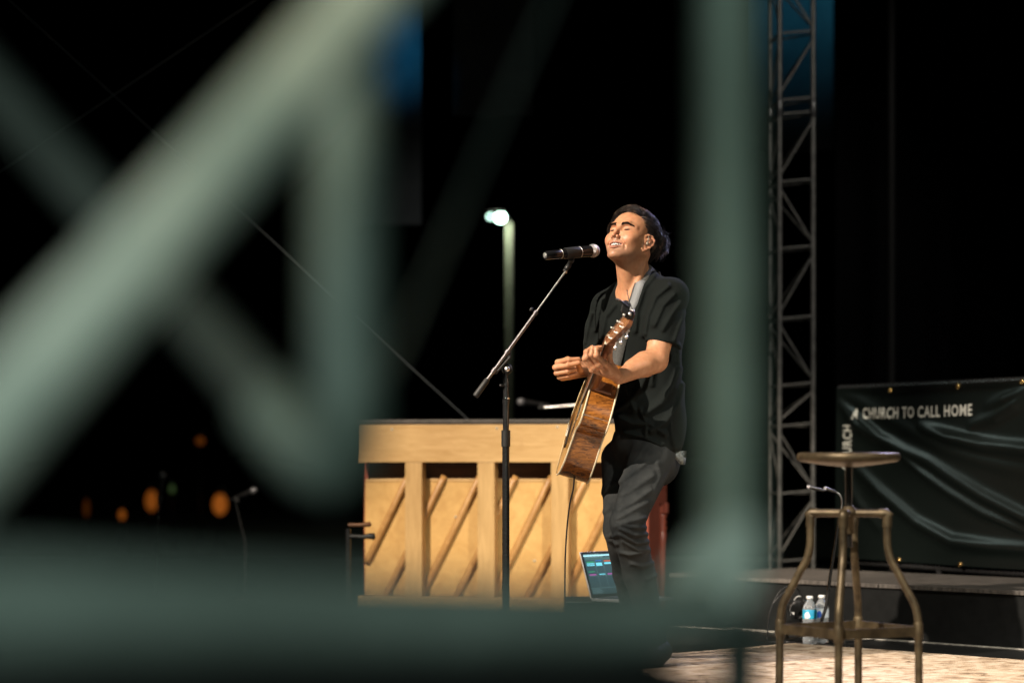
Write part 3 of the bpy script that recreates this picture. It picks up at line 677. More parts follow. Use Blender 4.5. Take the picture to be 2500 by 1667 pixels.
def rt_fr(rg):
    v = np.array([rg.uniform(.70,.9), rg.uniform(.25,.55), rg.uniform(.3,.55)]); v /= np.linalg.norm(v); return SKC+v*SKR
V4, F4 = strands(160, rt_fr, lambda p, t: np.array([.2,.5,-1.0]), lambda q, r: r.uniform(.05,.085), lambda q, r: .012+.01*r.random(), .0010, 11, jit=.2)
def onface(x, y, z):
    p = H(x, y+.02, z)
    for _ in range(12): p = p-hf*max(sdf_eval(head, p[None])[0], 0)*.9
    return p+hf*.0004
def brow(s):
    vs_ = []; fs = []; rg = np.random.default_rng(21+s)
    for i in range(230):
        t = rg.random(); x = s*(.012+.038*t); y = .094-.0215*t**1.7; z = .0425+.0052*math.sin(min(1,t*1.25)*2.3)*.9-.0045*t+rg.uniform(-.0056,.0046)*(1-.55*t)
        a = onface(x, y, z); b = onface(x+s*.0075, y, z+.0025-.004*t+rg.uniform(-.001,.001)); o = len(vs_)
        u = HR@np.array([0,.3,1.])*.0011; w = HR@np.array([0,1.,0])*.0011
        vs_ += [a-u, a+u, a+w, b]; fs += [(o,o+1,o+3), (o+1,o+2,o+3), (o+2,o,o+3), (o,o+2,o+1)]
    return vs_, fs
mb = MB()
for VV, FF in ((V1,F1),(V2,F2),(V3,F3),(V4,F4)): mb.add([tuple(v) for v in VV], [tuple(int(k) for k in f) for f in FF], True)
o = build('hair_strands', mb, M['hair'], hair_root); o['kind'] = 'stuff'
for s in (-1, 1):
    vs_, fs = brow(s); mb = MB(); mb.add(vs_, fs); build('eyebrow', mb, M['browhair'], man)
for s in (-1, 1):
    mb = MB(); mb.tube([onface(s*(.031+.0125*t), .09, .0235-.0028*(1-t*t)) for t in np.linspace(-1, 1, 7)], [.0006,.0018,.0023,.0025,.0025,.0022,.0012], 5); build('eyelashes', mb, M['haircap'], man)
# in-ear monitor with its clear cable
mb = MB(); s = -1
mb.lathe([(.0001,-.004),(.0055,-.003),(.0070,.001),(.0055,.004),(.0001,.005)], H(s*.0825,.009,.000), -hr, 12)
mb.tube([H(s*.085,.011,.004), H(s*.087,.015,.012), H(s*.086,.016,.022), H(s*.081,.010,.031)], .0016, 6)
build('in_ear_monitor', mb, M['lens'], man)
# finger pick
mb = MB(); mb.add([W(1414,872,8.985), W(1425,868,8.985), W(1423,880,8.985), W(1415,873,8.995)], [(0,1,2),(0,2,3),(1,3,2),(0,3,1)])
pick = build('guitar_pick', mb, M['rubber'], None, origin=W(1418,874,8.99)); tag(pick, 'small black pick pinched in the singer\'s strumming hand', 'guitar pick')
# ------------------------------------------------------------------ guitar
ga = Vector((.175,-.857,.485)).normalized(); gn = Vector((-.955,-.033,.285)); gn = (gn-ga*gn.dot(ga)).normalized(); gb = gn.cross(ga)
if gb.z < 0: gb = -gb
GC = Vector((.286, 9.10, .904))                      # middle of the lower bout
def G(a, b, n): return GC+ga*a+gb*b+gn*n
guitar = thing('acoustic_guitar', G(-.2,0,0), 'acoustic guitar with amber spruce top and dark rosewood sides hung on the singer', 'guitar')
half = [(-.205,0),(-.200,.065),(-.170,.125),(-.120,.160),(-.050,.184),(.010,.188),(.060,.174),(.100,.150),(.135,.130),(.165,.125),(.200,.134),(.240,.143),(.272,.128),(.288,.085),(.292,.035),(.293,0)]
hc = catmull([(a,b,0) for a,b in half], 5)
out = [(p.x, p.y) for p in hc]+[(p.x, -p.y) for p in reversed(hc[1:-1])]
def thick(a): return .0600-.010*max(0, (a+.2)/.5)     # half depth, shallower at the neck
wood_side = woodmat('rosewood_side', (.48,.180,.030), (.055,.017,.006), 14, (2.2,2.2,7), .22, .8, bump=.02)
wood_top = woodmat('amber_spruce_top', (.62,.34,.10), (.52,.26,.07), 16, (4,1,1), .25, .5, bump=.02)
M['binding'] = mat('cream_binding', (.70,.62,.44), .35)
M['ebony'] = mat('dark_fretboard', (.035,.026,.022), .32, noise=40, c2=(.018,.014,.012))
M['neckwood'] = woodmat('mahogany_neck', (.26,.10,.045), (.16,.06,.028), 9, (6,1,1), .3, .4, bump=.02)
M['bone'] = mat('bone', (.72,.68,.55), .4)
M['pickguard'] = mat('dark_tortoise_pickguard', (.05,.014,.006), .1, noise=30, c2=(.012,.006,.004), coat=.6)
M['string'] = mat('bronze_strings', (.80,.66,.48), .2, 1)
n_ = len(out)
mb = MB(); vs_ = [G(a, b, s*(thick(a)-.001)) for s in (1,-1) for a, b in out]
mb.add(vs_, [(i, (i+1)%n_, (i+1)%n_+n_, i+n_) for i in range(n_)], True); build('body_side', mb, wood_side, guitar)
def plate(sgn, name, m):
    mb = MB(); vs_ = []
    for h in (0, .0035):
        for a, b in out: vs_.append(G(a, b*.995, sgn*(thick(a)-.001+h)))
    fs = [(i, (i+1)%n_, (i+1)%n_+n_, i+n_) for i in range(n_)]; k = len(out)
    for lay in (0, 1):                        # strips across, so the sheet stays clean
        for i in range(k//2):
            a, b = i, (i+1)%k; c, d = (k-i-1)%k, (k-i)%k
            if len({a, b, c, d}) >= 3: fs.append(tuple(dict.fromkeys([q+lay*n_ for q in (a, b, c, d)])))
    mb.add(vs_, fs); return build(name, mb, m, guitar)
plate(1, 'soundboard', wood_top); plate(-1, 'back_panel', wood_side)
for sgn in (1, -1):
    mb = MB(); p_ = [G(a*1.003, b*1.006, sgn*(thick(a)+.000)) for a, b in out]; mb.tube(p_+[p_[0]], .0032, 6, cap=False); build('binding', mb, M['binding'], guitar)
ft = thick(.2)+.003
mb = MB(); mb.lathe([(.050,.0),(.050,.0008),(.056,.0008),(.056,0)], G(.132,0,thick(.13)+.0027), gn, 28); build('rosette', mb, M['bone'], guitar)
mb = MB(); mb.lathe([(.0001,.0),(.049,.0),(.049,.0006),(.0001,.0006)], G(.132,0,thick(.13)+.0029), gn, 28); build('sound_hole', mb, mat('dark_hole', (.008,.005,.004), .9), guitar)
mb = MB(); pg = [(.08,-.052),(.05,-.075),(-.01,-.10),(-.03,-.085),(.0,-.05),(.06,-.03),(.09,-.032)]; mb.prism(pg, 0, .0012, ga, gb, gn, G(.03,0,thick(.05)+.0026)); build('pickguard', mb, M['pickguard'], guitar)
br = G(-.045,0,thick(-.05)+.0026)
mb = MB(); RG = Matrix([ga, gb, gn]).transposed(); mb.box(br+gn*.004, (.030,.155,.008), RG); build('bridge', mb, M['ebony'], guitar, bevel=.003)
mb = MB(); mb.box(br+ga*.006+gn*.0095, (.003,.075,.005), RG); build('saddle', mb, M['bone'], guitar)
for i in range(6):
    mb = MB(); mb.lathe([(.0001,.006),(.003,.005),(.003,0),(.002,-.002),(.0001,-.002)], br-ga*.006+gb*(.027*(i-2.5)/2.5)+gn*.008, gn, 8); build('bridge_pin', mb, M['bone'], guitar)
NUT = .600
M['nickel'] = mat('brushed_nickel', (.85,.82,.78), .38, 1)
# fretboard, neck, headstock
fb0, fb1 = .195, NUT
def wfb(a): return .0275-(.0275-.0215)*(a-fb0)/(fb1-fb0)
ZF = thick(.2)+.0026
mb = MB(); mb.prism([(fb0,-wfb(fb0)),(fb1,-wfb(fb1)),(fb1,wfb(fb1)),(fb0,wfb(fb0))], 0, .006, ga, gb, gn, G(0,0,ZF)); build('fretboard', mb, M['ebony'], guitar)
scale_ = .635
for k in range(1, 19):
    a = NUT-scale_*(1-2**(-k/12))
    if a < fb0+.01: break
    mb = MB(); mb.box(G(a,0,ZF+.0066), (.0024, wfb(a)*2, .0014), RG); build('fret', mb, M['nickel'], guitar)
for k in (3,5,7,9):
    a = NUT-scale_*(1-2**(-(k-.5)/12)); mb = MB(); mb.lathe([(.0001,0),(.003,0),(.003,.0004),(.0001,.0004)], G(a,0,ZF+.0061), gn, 8); build('fret_marker', mb, M['bone'], guitar)
mb = MB(); npt = [G(a,0,ZF-.011) for a in np.linspace(.285, NUT+.005, 8)]; mb.tube(npt, [.0245,.0235,.023,.0225,.022,.0215,.021,.020], 12); build('neck', mb, M['neckwood'], guitar)
mb = MB(); mb.prism([(.265,-.028),(.305,-.022),(.305,.022),(.265,.028)], -.085, 0, ga, gb, gn, G(0,0,ZF)); build('heel', mb, M['neckwood'], guitar, bevel=.006)
mb = MB(); mb.box(G(NUT+.002,0,ZF+.003), (.005,.044,.010), RG); build('nut', mb, M['bone'], guitar)
qa = (ga*math.cos(.24)-gn*math.sin(.24)); qn = (gn*math.cos(.24)+ga*math.sin(.24)); HO = G(NUT+.003,0,ZF)
hd = [(0,-.021),(.03,-.030),(.165,-.036),(.178,-.030),(.184,-.012),(.180,0),(.184,.012),(.178,.030),(.165,.036),(.03,.030),(0,.021)]
mb = MB(); mb.prism(hd, -.016, 0, qa, gb, qn, HO); build('headstock', mb, M['neckwood'], guitar, bevel=.0012)
mb = MB(); mb.prism([(a*.985+.001,b*.97) for a,b in hd], 0, .0018, qa, gb, qn, HO); build('headstock_veneer', mb, woodmat('pale_headstock_veneer', (.42,.20,.09), (.30,.13,.06), 9, (3,3,3), .12, 1, bump=.02), guitar)
RQ = Matrix([qa, gb, qn]).transposed()
ends = []
for sgn in (1, -1):
    for k, a in enumerate((.045,.092,.139)):
        c = HO+qa*a+gb*(sgn*(.022+.002*k)); ends.append((sgn, k, c+qn*.009))
        t_ = MB(); t_.lathe([(.0001,.013),(.0035,.0125),(.003,.006),(.006,.0035),(.007,.001),(.007,0)], c+qn*.0015, qn, 10)
        to = build('tuning_post', t_, M['nickel'], guitar)
        mb = MB(); mb.box(c-qn*.020, (.016,.012,.009), RQ)
        e = c-qn*.020+gb*sgn*.028; mb.tube([c-qn*.020, e], .0022, 8); build('gear_housing', mb, M['nickel'], to, bevel=.001)
        mb = MB(); R_ = 7e-3
        mb.lathe([(.0001,-.007),(.005,-.0055),(.0065,0),(.005,.0055),(.0001,.007)], e+gb*sgn*.003, qa, 10); build('tuning_button', mb, M['nickel'], to)
for i in range(6):
    o_ = (i-2.5)/2.5; r_ = (.0003+.00006*i)*1.6
    sgn, k, pe = [(-1,2),(-1,1),(-1,0),(1,0),(1,1),(1,2)][i] + (None,) if False else (-1 if i < 3 else 1, 2-i if i < 3 else i-3, None)
    pe = [q for q in ends if q[0] == sgn and q[1] == k][0][2]
    mb = MB(); mb.tube([br+ga*.006+gb*.027*o_+gn*.0125, G(NUT+.002, .0175*o_, ZF+.0090), pe], r_, 5); build('string', mb, M['string'], guitar)
# clip-on tuner with loose string ends at the headstock tip
tipc = HO+qa*.185
mb = MB(); mb.box(tipc+qn*.006+qa*.002, (.020,.028,.026), RQ); mb.box(tipc+qn*.030+qa*.018+gb*.010, (.010,.045,.030), RQ)
tn = build('clip_on_tuner', mb, M['rubber'], guitar, bevel=.003)
p0 = W(1529,760,8.40)
mb = MB(); mb.tube(catmull([W(1544,756,8.40), W(1537,738,8.40), W(1533,722,8.41), W(1531,708,8.42)], 4), .0016, 5); build('string_end', mb, M['cable'], tn)
mb = MB(); mb.tube(catmull([W(1534,748,8.40), W(1524,741,8.40), W(1513,733,8.40), W(1504,730,8.41)], 4), [.0035]*10+[.0045]*3, 6); build('tuner_arm', mb, M['cable'], tn)
mb = MB(); mb.lathe([(.0001,-.005),(.006,-.004),(.007,0),(.006,.004),(.0001,.005)], W(1538,766,8.385), (0,-1,.2), 12); build('strap_lock', mb, M['nickel'], tn)
# strap over the left shoulder
raw = [(1612,735,9.17),(1610,700,9.17),(1600,690,9.12),(1582,700,9.08),(1567,706,9.04),(1552,736,9.02),(1542,757,9.02),(1530,790,9.02),(1518,828,9.02),(1508,868,9.02),(1499,903,9.02),(1492,940,9.0)]
def march(p, push, off=.005):
    p = np.array(p, float); n = np.array(push); n = n/np.linalg.norm(n)
    for _ in range(60):
        d = sdf_eval(shirt_body, p[None], shirt_r)[0]
        if d >= off*.9: break
        p = p+n*max(off-d, .001)
    return Vector(p)
spts = [march(X(*q), (.15,.95,.15) if k == 0 else (.05,.35,.93) if k == 1 else (-.1,-.45,.9) if k < 4 else (-.15,-.98,.12) if k > 4 else (-.2,-.85,.4)) for k, q in enumerate(raw)]
spts = catmull(spts, 4)
mb = MB(); nm = [Vector((-.45,-.88,.20)) for _ in spts]; mb.ribbon(spts, nm, .046, .0035); 
M['strap'] = mat('grey_woven_strap', (.075,.075,.070), .75, noise=150, c2=(.045,.045,.042), bump=.5, bscale=500)
st = build('strap', mb, M['strap'], guitar)
M['straplight'] = mat('pale_strap_webbing', (.22,.23,.24), .6, noise=150, c2=(.2,.21,.22), bump=.5, bscale=500)
sp2 = [p+Vector((-.20,-.9,.1))*.0042 for p in spts[15:28]]
mb = MB(); mb.ribbon(sp2, nm[15:28], .033, .0022); build('strap_pad', mb, M['straplight'], st)
mb = MB(); c_ = G(.27,-.055,-.01); rr = [c_+(ga*math.cos(a)+gn*math.sin(a))*.008 for a in np.linspace(0, 2*math.pi, 13)]; mb.tube(rr, .0014, 5, cap=False); build('strap_ring', mb, M['chrome'], st)
# cable that hangs from the guitar's tail
cb = MB(); jack = W(1402,1166,9.05)
cb.tube(catmull([jack+Vector((0,.0,.02)), W(1400,1190,9.06), W(1391,1230,9.09), W(1384,1290,9.12), W(1380,1360,9.14), W(1379,1430,9.17), W(1379,1520,9.19), W(1384,1590,9.22), W(1420,1612,9.28), W(1500,1600,9.5)], 5), .0032, 7)
o = build('guitar_cable', cb, M['cable'], None, origin=W(1384,1590,9.22)); tag(o, 'thin black cable hanging from the bottom of the guitar down to the stage', 'cable')
# ------------------------------------------------------------------ upright piano seen from behind
th = math.radians(12); PO = Vector((.640, 11.70, 0)); pu = Vector((-math.cos(th), math.sin(th), 0)); pw = Vector((math.sin(th), math.cos(th), 0)); pz = Vector((0,0,1))
RP = Matrix([pu, pw, pz]).transposed()
def PN(u, w, z): return PO+pu*u+pw*w+pz*z
def upx(px):                                  # distance along the back for a pixel column
    k = (px-1250)/F; return (PO.x-k*PO.y)/(-pu.x+k*pu.y)
PW = upx(873)
piano = thing('upright_piano', PN(PW/2, .3, 0), 'upright piano seen from behind with pale timber back frame and slanting ribs', 'piano')
def pbox(name, u0, u1, w0, w1, z0, z1, m, par=piano, bv=.002):
    mb = MB(); mb.box(PN((u0+u1)/2, (w0+w1)/2, (z0+z1)/2), (u1-u0, w1-w0, z1-z0), RP); return build(name, mb, m, par, bevel=bv)
pbox('lid', -.012, PW+.012, -.004, .40, .955, .978, M['lidwood'], bv=.005)
pbox('top_rail', 0, PW, .0, .075, .768, .953, M['pine'])
pbox('bottom_rail', 0, PW, .0, .075, .03, .10, M['pine'])
for px in (1546.5, 1366, 1186, 1009):
    u = upx(px); pbox('back_post', u-.043, u+.043, .003, .085, .10, .768, M['pinev'])
SB = .098
pbox('soundboard', .01, PW-.01, SB, SB+.010, .05, .680, M['spruce'])
pbox('pin_block', .01, PW-.01, SB+.04, SB+.09, .66, .955, M['darkwood'])
pbox('soundboard_lip', .012, PW-.012, SB-.004, SB+.012, .672, .686, M['pine'])
sl = math.atan2(400, 200)                      # slope of the ribs
for k in range(9):
    px = 860+(-85+245*k)/2.8; base_y = 950+1000/2.8
    pts_ = []
    z_of = lambda py: CZ+(HZ-py)/F*11.9
    top_z, bot_z = .700, .06
    zb = z_of(base_y); ux = upx(px); dz_du = math.tan(sl)
    # pixel x grows to the right, u grows to the left
    u_top = ux-(top_z-zb)/dz_du; u_bot = ux+(zb-bot_z)/dz_du
    uu0, zz0, uu1, zz1 = u_bot, bot_z, u_top, top_z
    if uu0 > PW-.02: zz0 += (uu0-(PW-.02))*dz_du; uu0 = PW-.02
    if uu1 < .02: zz1 -= (.02-uu1)*dz_du; uu1 = .02
    if zz1-zz0 < .12: continue
    mb = MB(); a = PN(uu0, SB-.006, zz0); b = PN(uu1, SB-.006, zz1); dd = (b-a).normalized(); sd = dd.cross(pw).normalized()
    prof = [(-.015,0),(-.015,-.016),(-.010,-.024),(0,-.027),(.010,-.024),(.015,-.016),(.015,0),(.010,.006),(-.010,.006)]
    vs_ = [c+sd*x+pw*(y*f_) for c, f_ in ((a,.4),(a+dd*.03,1),(b-dd*.03,1),(b,.4)) for x, y in prof]; n9 = len(prof)
    fs = [(i*n9+j, i*n9+(j+1)%n9, (i+1)*n9+(j+1)%n9, (i+1)*n9+j) for i in range(3) for j in range(n9)]+[tuple(range(n9))[::-1], tuple(range(3*n9,4*n9))]
    mb.add(vs_, fs, True); build('soundboard_rib', mb, M['rib'], piano)
def plug(px, py, w, ringm):
    u = upx(px); z = CZ+(HZ-py)/F*(PO.y+u*pu.y)
    mb = MB(); mb.lathe([(.0001,.0),(.0062,.0),(.0062,.0012),(.0001,.0012)], PN(u, w-.0012, z), pw, 14); r_ = build('screw_hole_rim', mb, M['bone'] if 'bone' in M else M['pine'], piano)
    mb = MB(); mb.lathe([(.0001,0),(.0034,0),(.0034,.001),(.0001,.001)], PN(u, w-.0024, z), pw, 10); build('screw_hole', mb, M['rubber'], r_)
for px, py in ((956,1048),(1213,1045),(1361,1042)): plug(px, py, 0, None)
for px, py in ((967,1196),(1101,1263),(1295,1371),(1120,1416)): plug(px, py, SB, None)
pbox('side_panel', -.022, 0, -.004, .36, .03, .955, M['mahog'])
pbox('side_panel', PW-.022, PW-.002, .11, .36, .03, .955, M['mahog'])
pbox('key_bed', -.022, PW+.022, .36, .60, .56, .63, M['mahog'], bv=.004)
pbox('fallboard', -.0, PW, .34, .40, .63, .955, M['mahog'])
pbox('key_cover', .02, PW-.02, .40, .58, .632, .69, M['mahog'], bv=.01)
pbox('key_block', -.022, .02, .40, .60, .632, .73, M['mahog'], bv=.004); pbox('key_block', PW-.02, PW+.022, .40, .60, .632, .73, M['mahog'], bv=.004)
pbox('knee_panel', 0, PW, .30, .32, .05, .56, M['mahog'])
for u in (-.002, PW+.002):
    c = PN(u, .565, 0); s_ = MB()
    s_.lathe([(.022,.0),(.026,.03),(.017,.06),(.018,.10),(.021,.36),(.024,.41),(.018,.42),(.027,.435),(.018,.45),(.026,.465),(.018,.48),(.026,.495),(.019,.51)], c, (0,0,1), 16)
    lg = build('leg', s_, M['mahog'], piano); mb = MB(); mb.box(c+Vector((0,0,.535)), (.062,.062,.052), RP); build('leg_block', mb, M['mahog'], lg, bevel=.002)
for u in (.08, PW-.08):
    for w_ in (.04, .28):
        mb = MB(); mb.lathe([(.0001,-.014),(.026,-.012),(.03,0),(.026,.012),(.0001,.014)], PN(u, w_, .030), pw, 14); build('caster', mb, M['blackmetal'], piano)

# ------------------------------------------------------------------ main microphone and its boom stand
def at(px, py, Y): return W(px, py, Y)
stand = thing('microphone_stand', at(1235, 1630, 9.0)*1.0, 'black boom microphone stand angled up to the singer\'s mouth', 'microphone stand')
stand.location.z = .002; sx, sy = stand.location.x, 9.02
stand.location.x = W(1235,1112,9.02).x; stand.location.y = sy; sx = stand.location.x
def zz(py, Y=9.02): return CZ+(HZ-py)/F*Y
def vtube(name, py0, py1, pr_, m, par=stand, px=1235, n=14):
    mb = MB(); x = W(px,1112,9.02).x; mb.tube([(x,sy,zz(py0)),(x,sy,zz(py1))], pr_/F*9.02, n); return build(name, mb, m, par)
mb = MB(); mb.tube([(sx,sy,.045),(sx,sy,zz(1086))], .0135, 14); lower = build('lower_tube', mb, M['blackmetal'], stand)
vtube('clutch', 1090, 1050, 11, M['rubber'])
vtube('upper_tube', 1052, 925, 7.6, M['blackmetal']); vtube('collar', 986, 972, 9, M['blackmetal']); vtube('collar', 974, 971, 9.6, M['chrome'])
vtube('neck_tube', 975, 905, 5.6, M['blackmetal'])
mb = MB(); mb.tube([(sx,sy,zz(940)),(sx-.012,sy-.012,zz(941))], .004, 8); mb.lathe([(.0001,-.006),(.006,-.005),(.006,.005),(.0001,.006)], (sx-.018,sy-.014,zz(941)), (1,0,0), 10); build('thumb_screw', mb, M['blackmetal'], stand)
mb = MB(); mb.lathe([(.0001,-.018),(.017,-.018),(.019,-.012),(.019,.012),(.017,.018),(.0001,.018)], at(1238,901,9.02), (.15,-1,.1), 20); hub = build('pivot_hub', mb, M['rubber'], stand, bevel=.001)
mb = MB(); mb.lathe([(.0001,0),(.009,0),(.010,.003),(.008,.006),(.0001,.007)], at(1238,901,8.998), (.15,-1,.1), 14); build('pivot_cap', mb, M['nickel'] if 'nickel' in M else M['chrome'], hub)
b0 = at(1160,968,8.96); b1 = at(1382,661,9.08); bd = (b1-b0).normalized(); Lb = (b1-b0).length
def bp(t): return b0+bd*(Lb*t)
mb = MB(); mb.tube([bp(0), bp(.01), bp(.125), bp(.135)], [.0100,.0125,.0115,.0105], 12); build('counterweight_grip', mb, M['rubber'], stand)
mb = MB(); mb.tube([bp(.12), bp(.665)], .0070, 12); build('boom_outer_tube', mb, mat('dark_grey_tube', (.20,.19,.20), .3, .9), stand)
mb = MB(); mb.tube([bp(.66), bp(1.0)], .0042, 10); build('boom_rod', mb, M['steelrod'], stand)
for t0, t1, r_ in ((.188,.216,.0098),(.338,.362,.0104),(.652,.672,.0098)):
    mb = MB(); mb.tube([bp(t0), bp(t1)], r_, 12); build('boom_collar', mb, mat('grey_collar', (.16,.15,.16), .35, .8), stand, bevel=.001)
mb = MB(); mb.tube([bp(.662), bp(.662)+Vector((-.012,-.004,.010))], .0028, 8); mb.lathe([(.0001,-.005),(.0075,-.004),(.0085,0),(.0075,.004),(.0001,.005)], bp(.662)+Vector((-.017,-.005,.013)), (-.7,-.2,.6), 12)
build('boom_knob', mb, M['blackmetal'], stand)
mb = MB(); mb.box(bp(.36)+Vector((0,.006,-.012)), (.020,.022,.036)); build('boom_bracket', mb, M['rubber'], stand, bevel=.004)
mb = MB(); mb.tube([bp(.2)+Vector((.006,0,-.01)), bp(.345)+Vector((.012,0,-.016))], .0045, 8); build('boom_brace', mb, M['rubber'], stand)
for k in range(3):
    a = 2*math.pi*k/3+.5; e = Vector((sx+.30*math.cos(a), sy+.30*math.sin(a), .012)); mb = MB()
    mb.tube([(sx,sy,.075), e], [.009,.008], 10); lg = build('leg', mb, M['blackmetal'], stand); mb = MB(); mb.lathe([(.0001,-.012),(.011,-.010),(.012,0),(.011,.010),(.0001,.012)], e+Vector((0,0,.003)), (math.cos(a),math.sin(a),-.2), 10); build('rubber_foot', mb, M['rubber'], lg)
mb = MB(); mb.lathe([(.012,.05),(.020,.06),(.020,.09),(.014,.10)], (sx,sy,0), (0,0,1), 14); build('leg_hub', mb, M['rubber'], stand)
# swivel and clip
mb = MB(); mb.lathe([(.0001,-.016),(.0085,-.015),(.0105,-.006),(.0100,.010),(.0075,.016),(.0001,.017)], at(1386,652,9.08), bd, 14); build('swivel', mb, M['blackmetal'], stand)
mb = MB(); mb.lathe([(.0001,-.0025),(.0112,-.0022),(.0112,.0022),(.0001,.0025)], at(1379,662,9.08), bd, 14); build('swivel_ring', mb, M['chrome'], stand)
tail_ = at(1331,624,8.95); ball = at(1450,612,9.09); md = (ball-tail_).normalized(); MLn = (ball-tail_).length
mic = thing('microphone', tail_, 'black wireless vocal microphone with round silver grille at the singer\'s mouth', 'microphone')
cm = tail_+md*(MLn*.52)
mb = MB(); mb.tube([cm-md*.030, cm-md*.026, cm+md*.030, cm+md*.036], [.0195,.0212,.0222,.0215], 16, cap=False)
mb.tube([at(1389,645,9.08), at(1396,636,9.06), cm-Vector((0,0,.018))], [.0075,.010,.013], 10); build('microphone_clip', mb, M['rubber'], stand)
mb = MB(); mb.tube([tail_, tail_+md*.004, tail_+md*.070, tail_+md*.072, tail_+md*.076, tail_+md*.150, tail_+md*.166, tail_+md*(MLn-.014)], [.0150,.0165,.0172,.0158,.0175,.0190,.0205,.0215], 20); build('body', mb, mat('satin_black_mic_body', (.012,.012,.013), .22, .3), mic)
mb = MB(); mb.lathe([(.0001,-.0012),(.0105,-.0012),(.0105,.0),(.0001,.0006)], tail_, md, 16); build('end_badge', mb, mat('grey_badge', (.30,.30,.29), .5, noise=200, c2=(.05,.05,.05)), mic)
for t in (.073, .163): 
    mb = MB(); r_ = .0166 if t < .1 else .0206; mb.lathe([(r_,-.0007),(r_+.001,-.0006),(r_+.001,.0006),(r_,.0007)], tail_+md*t, md, 20); build('body_ring', mb, M['nickel'] if 'nickel' in M else M['chrome'], mic)
mb = MB(); R0 = .0248; mb.lathe([(.0150,-.024),(.0232,-.010),(.0240,-.006)]+[(R0*math.sin(a), R0*math.cos(a)*-1) for a in np.linspace(1.35, .02, 1)] , ball, md, 24)
mb = MB(); prof = [(.0190,-.022),(.0236,-.009),(.0246,-.004),(.0246,.001),(.0240,.003)]+[(R0*math.cos(a), .002+R0*math.sin(a)) for a in np.linspace(.1, 1.5, 9)]; mb.lathe(prof, ball-md*.004, md, 28)
gr = build('grille', mb, M['grille'], mic)
mb = MB(); mb.lathe([(.0240,-.0022),(.0252,-.0018),(.0252,.0018),(.0240,.0022)], ball-md*.0045, md, 28); build('grille_band', mb, M['nickel'] if 'nickel' in M else M['chrome'], gr)

# ------------------------------------------------------------------ laptop on a low black case
case = W(1478, 1470, 9.86); cz_ = .211
mb = MB(); mb.box((case.x+.03, 9.92, cz_/2), (.38,.32,cz_)); o = thing('equipment_case', (case.x+.03, 9.92, 0), 'low black road case standing behind the singer under the laptop', 'road case')
build('shell', mb, M['platface'], o, bevel=.006)
for zc in (.006, cz_-.004):
    mb = MB(); x, y = case.x+.03, 9.92
    mb.tube([(x-.193,y-.163,zc),(x+.193,y-.163,zc),(x+.193,y+.163,zc),(x-.193,y+.163,zc),(x-.193,y-.163,zc)], .005, 6); build('edge_trim', mb, M['truss'], o)
yaw = math.radians(52); ln = Vector((math.sin(yaw), -math.cos(yaw), 0)); lx = Vector((math.cos(yaw), math.sin(yaw), 0)); tl = math.radians(17)
lu = (Vector((0,0,1))*math.cos(tl)-ln*math.sin(tl)); lnn = lx.cross(lu)*1.0
if lnn.dot(ln) < 0: lnn = -lnn
tlc = W(1416, 1347, 9.78); LWd, LHt = .285, .195
lap = thing('laptop', tlc-lu*LHt+lx*LWd/2, 'open laptop glowing with coloured track lanes behind the singer\'s leg', 'laptop')
RL = Matrix([lx, lu, lnn]).transposed()
mb = MB(); mb.box(tlc+lx*LWd/2-lu*LHt/2-lnn*.003, (LWd, LHt, .006), RL); lid = build('screen_lid', mb, mat('aluminium_lid', (.45,.46,.47), .4, .8), lap, bevel=.002)
mb = MB(); mb.box(tlc+lx*LWd/2-lu*LHt/2+lnn*.0008, (LWd-.003, LHt-.003, .0015), RL); build('bezel', mb, M['rubber'], lid)
def emit(name, c, s=1): 
    m = mat(name, (.01,.01,.01), .3, emis=c, estr=s); return m
S0 = tlc+lx*.012-lu*.010+lnn*.0022; SW, SH = LWd-.024, LHt-.024
def srect(mb, x0, y0, x1, y1, lay=0):
    q = [(x0,y0),(x0,y1),(x1,y1),(x1,y0)]; mb.add([S0+lx*(x*SW)-lu*(y*SH)+lnn*(.0002*lay) for x, y in q], [(0,1,2,3)])
mb = MB(); srect(mb, 0,0,1,1); scr = build('display', mb, emit('display_dark_teal', (.035,.085,.10), 1.2), lid)
def lay(name, rects, col, s=1, l=1):
    mb = MB(); [srect(mb, *r, l) for r in rects]; build(name, mb, emit('screen_'+name, col, s), lid)
lay('menu_bar', [(.0,.030,1,.062)], (.45,.85,.95), 1.4); lay('tool_row', [(.02,.10,1,.155)], (.07,.16,.16), 1.1)
rr3 = random.Random(5)
lay('menu_words', [(.01+.045*k, .006, .035+.045*k, .022) for k in range(9)]+[(.02+.02*k,.075,.033+.02*k,.090) for k in range(24)], (.35,.6,.6), 1, 2)
lay('clip_green', [(.04,.19,.24,.215),(.04,.43,.2,.45)], (.05,.45,.22), 1, 2)
lay('clip_cyan', [(.04,.23,.24,.255),(.04,.27,.24,.295),(.28,.225,.44,.305),(.50,.225,.68,.27),(.78,.21,.97,.31),(.30,.50,.46,.525),(.76,.42,.96,.445)], (.20,.80,.95), 1.2, 2)
lay('clip_orange', [(.50,.175,.68,.205),(.78,.50,.93,.525)], (.75,.16,.07), 1, 2)
lay('clip_magenta', [(.04,.50,.22,.53),(.52,.50,.70,.53)], (.55,.12,.50), 1, 2)
lay('clip_blue', [(.78,.165,.97,.20),(.28,.165,.44,.185)], (.04,.20,.60), 1.1, 2)
lay('lane_line', [(x,.16,x+.006,.84) for x in (.26,.47,.73,.98)]+[(.0,.84,1,.855),(.04,.54,.24,.55),(.30,.54,.5,.55),(.52,.54,.7,.55),(.72,.66,.9,.672)], (.16,.30,.32), 1, 2)
lay('browser_text', [(.02,.875+.022*k,.02+rr3.uniform(.12,.3),.885+.022*k) for k in range(5)], (.18,.34,.36), 1, 2)
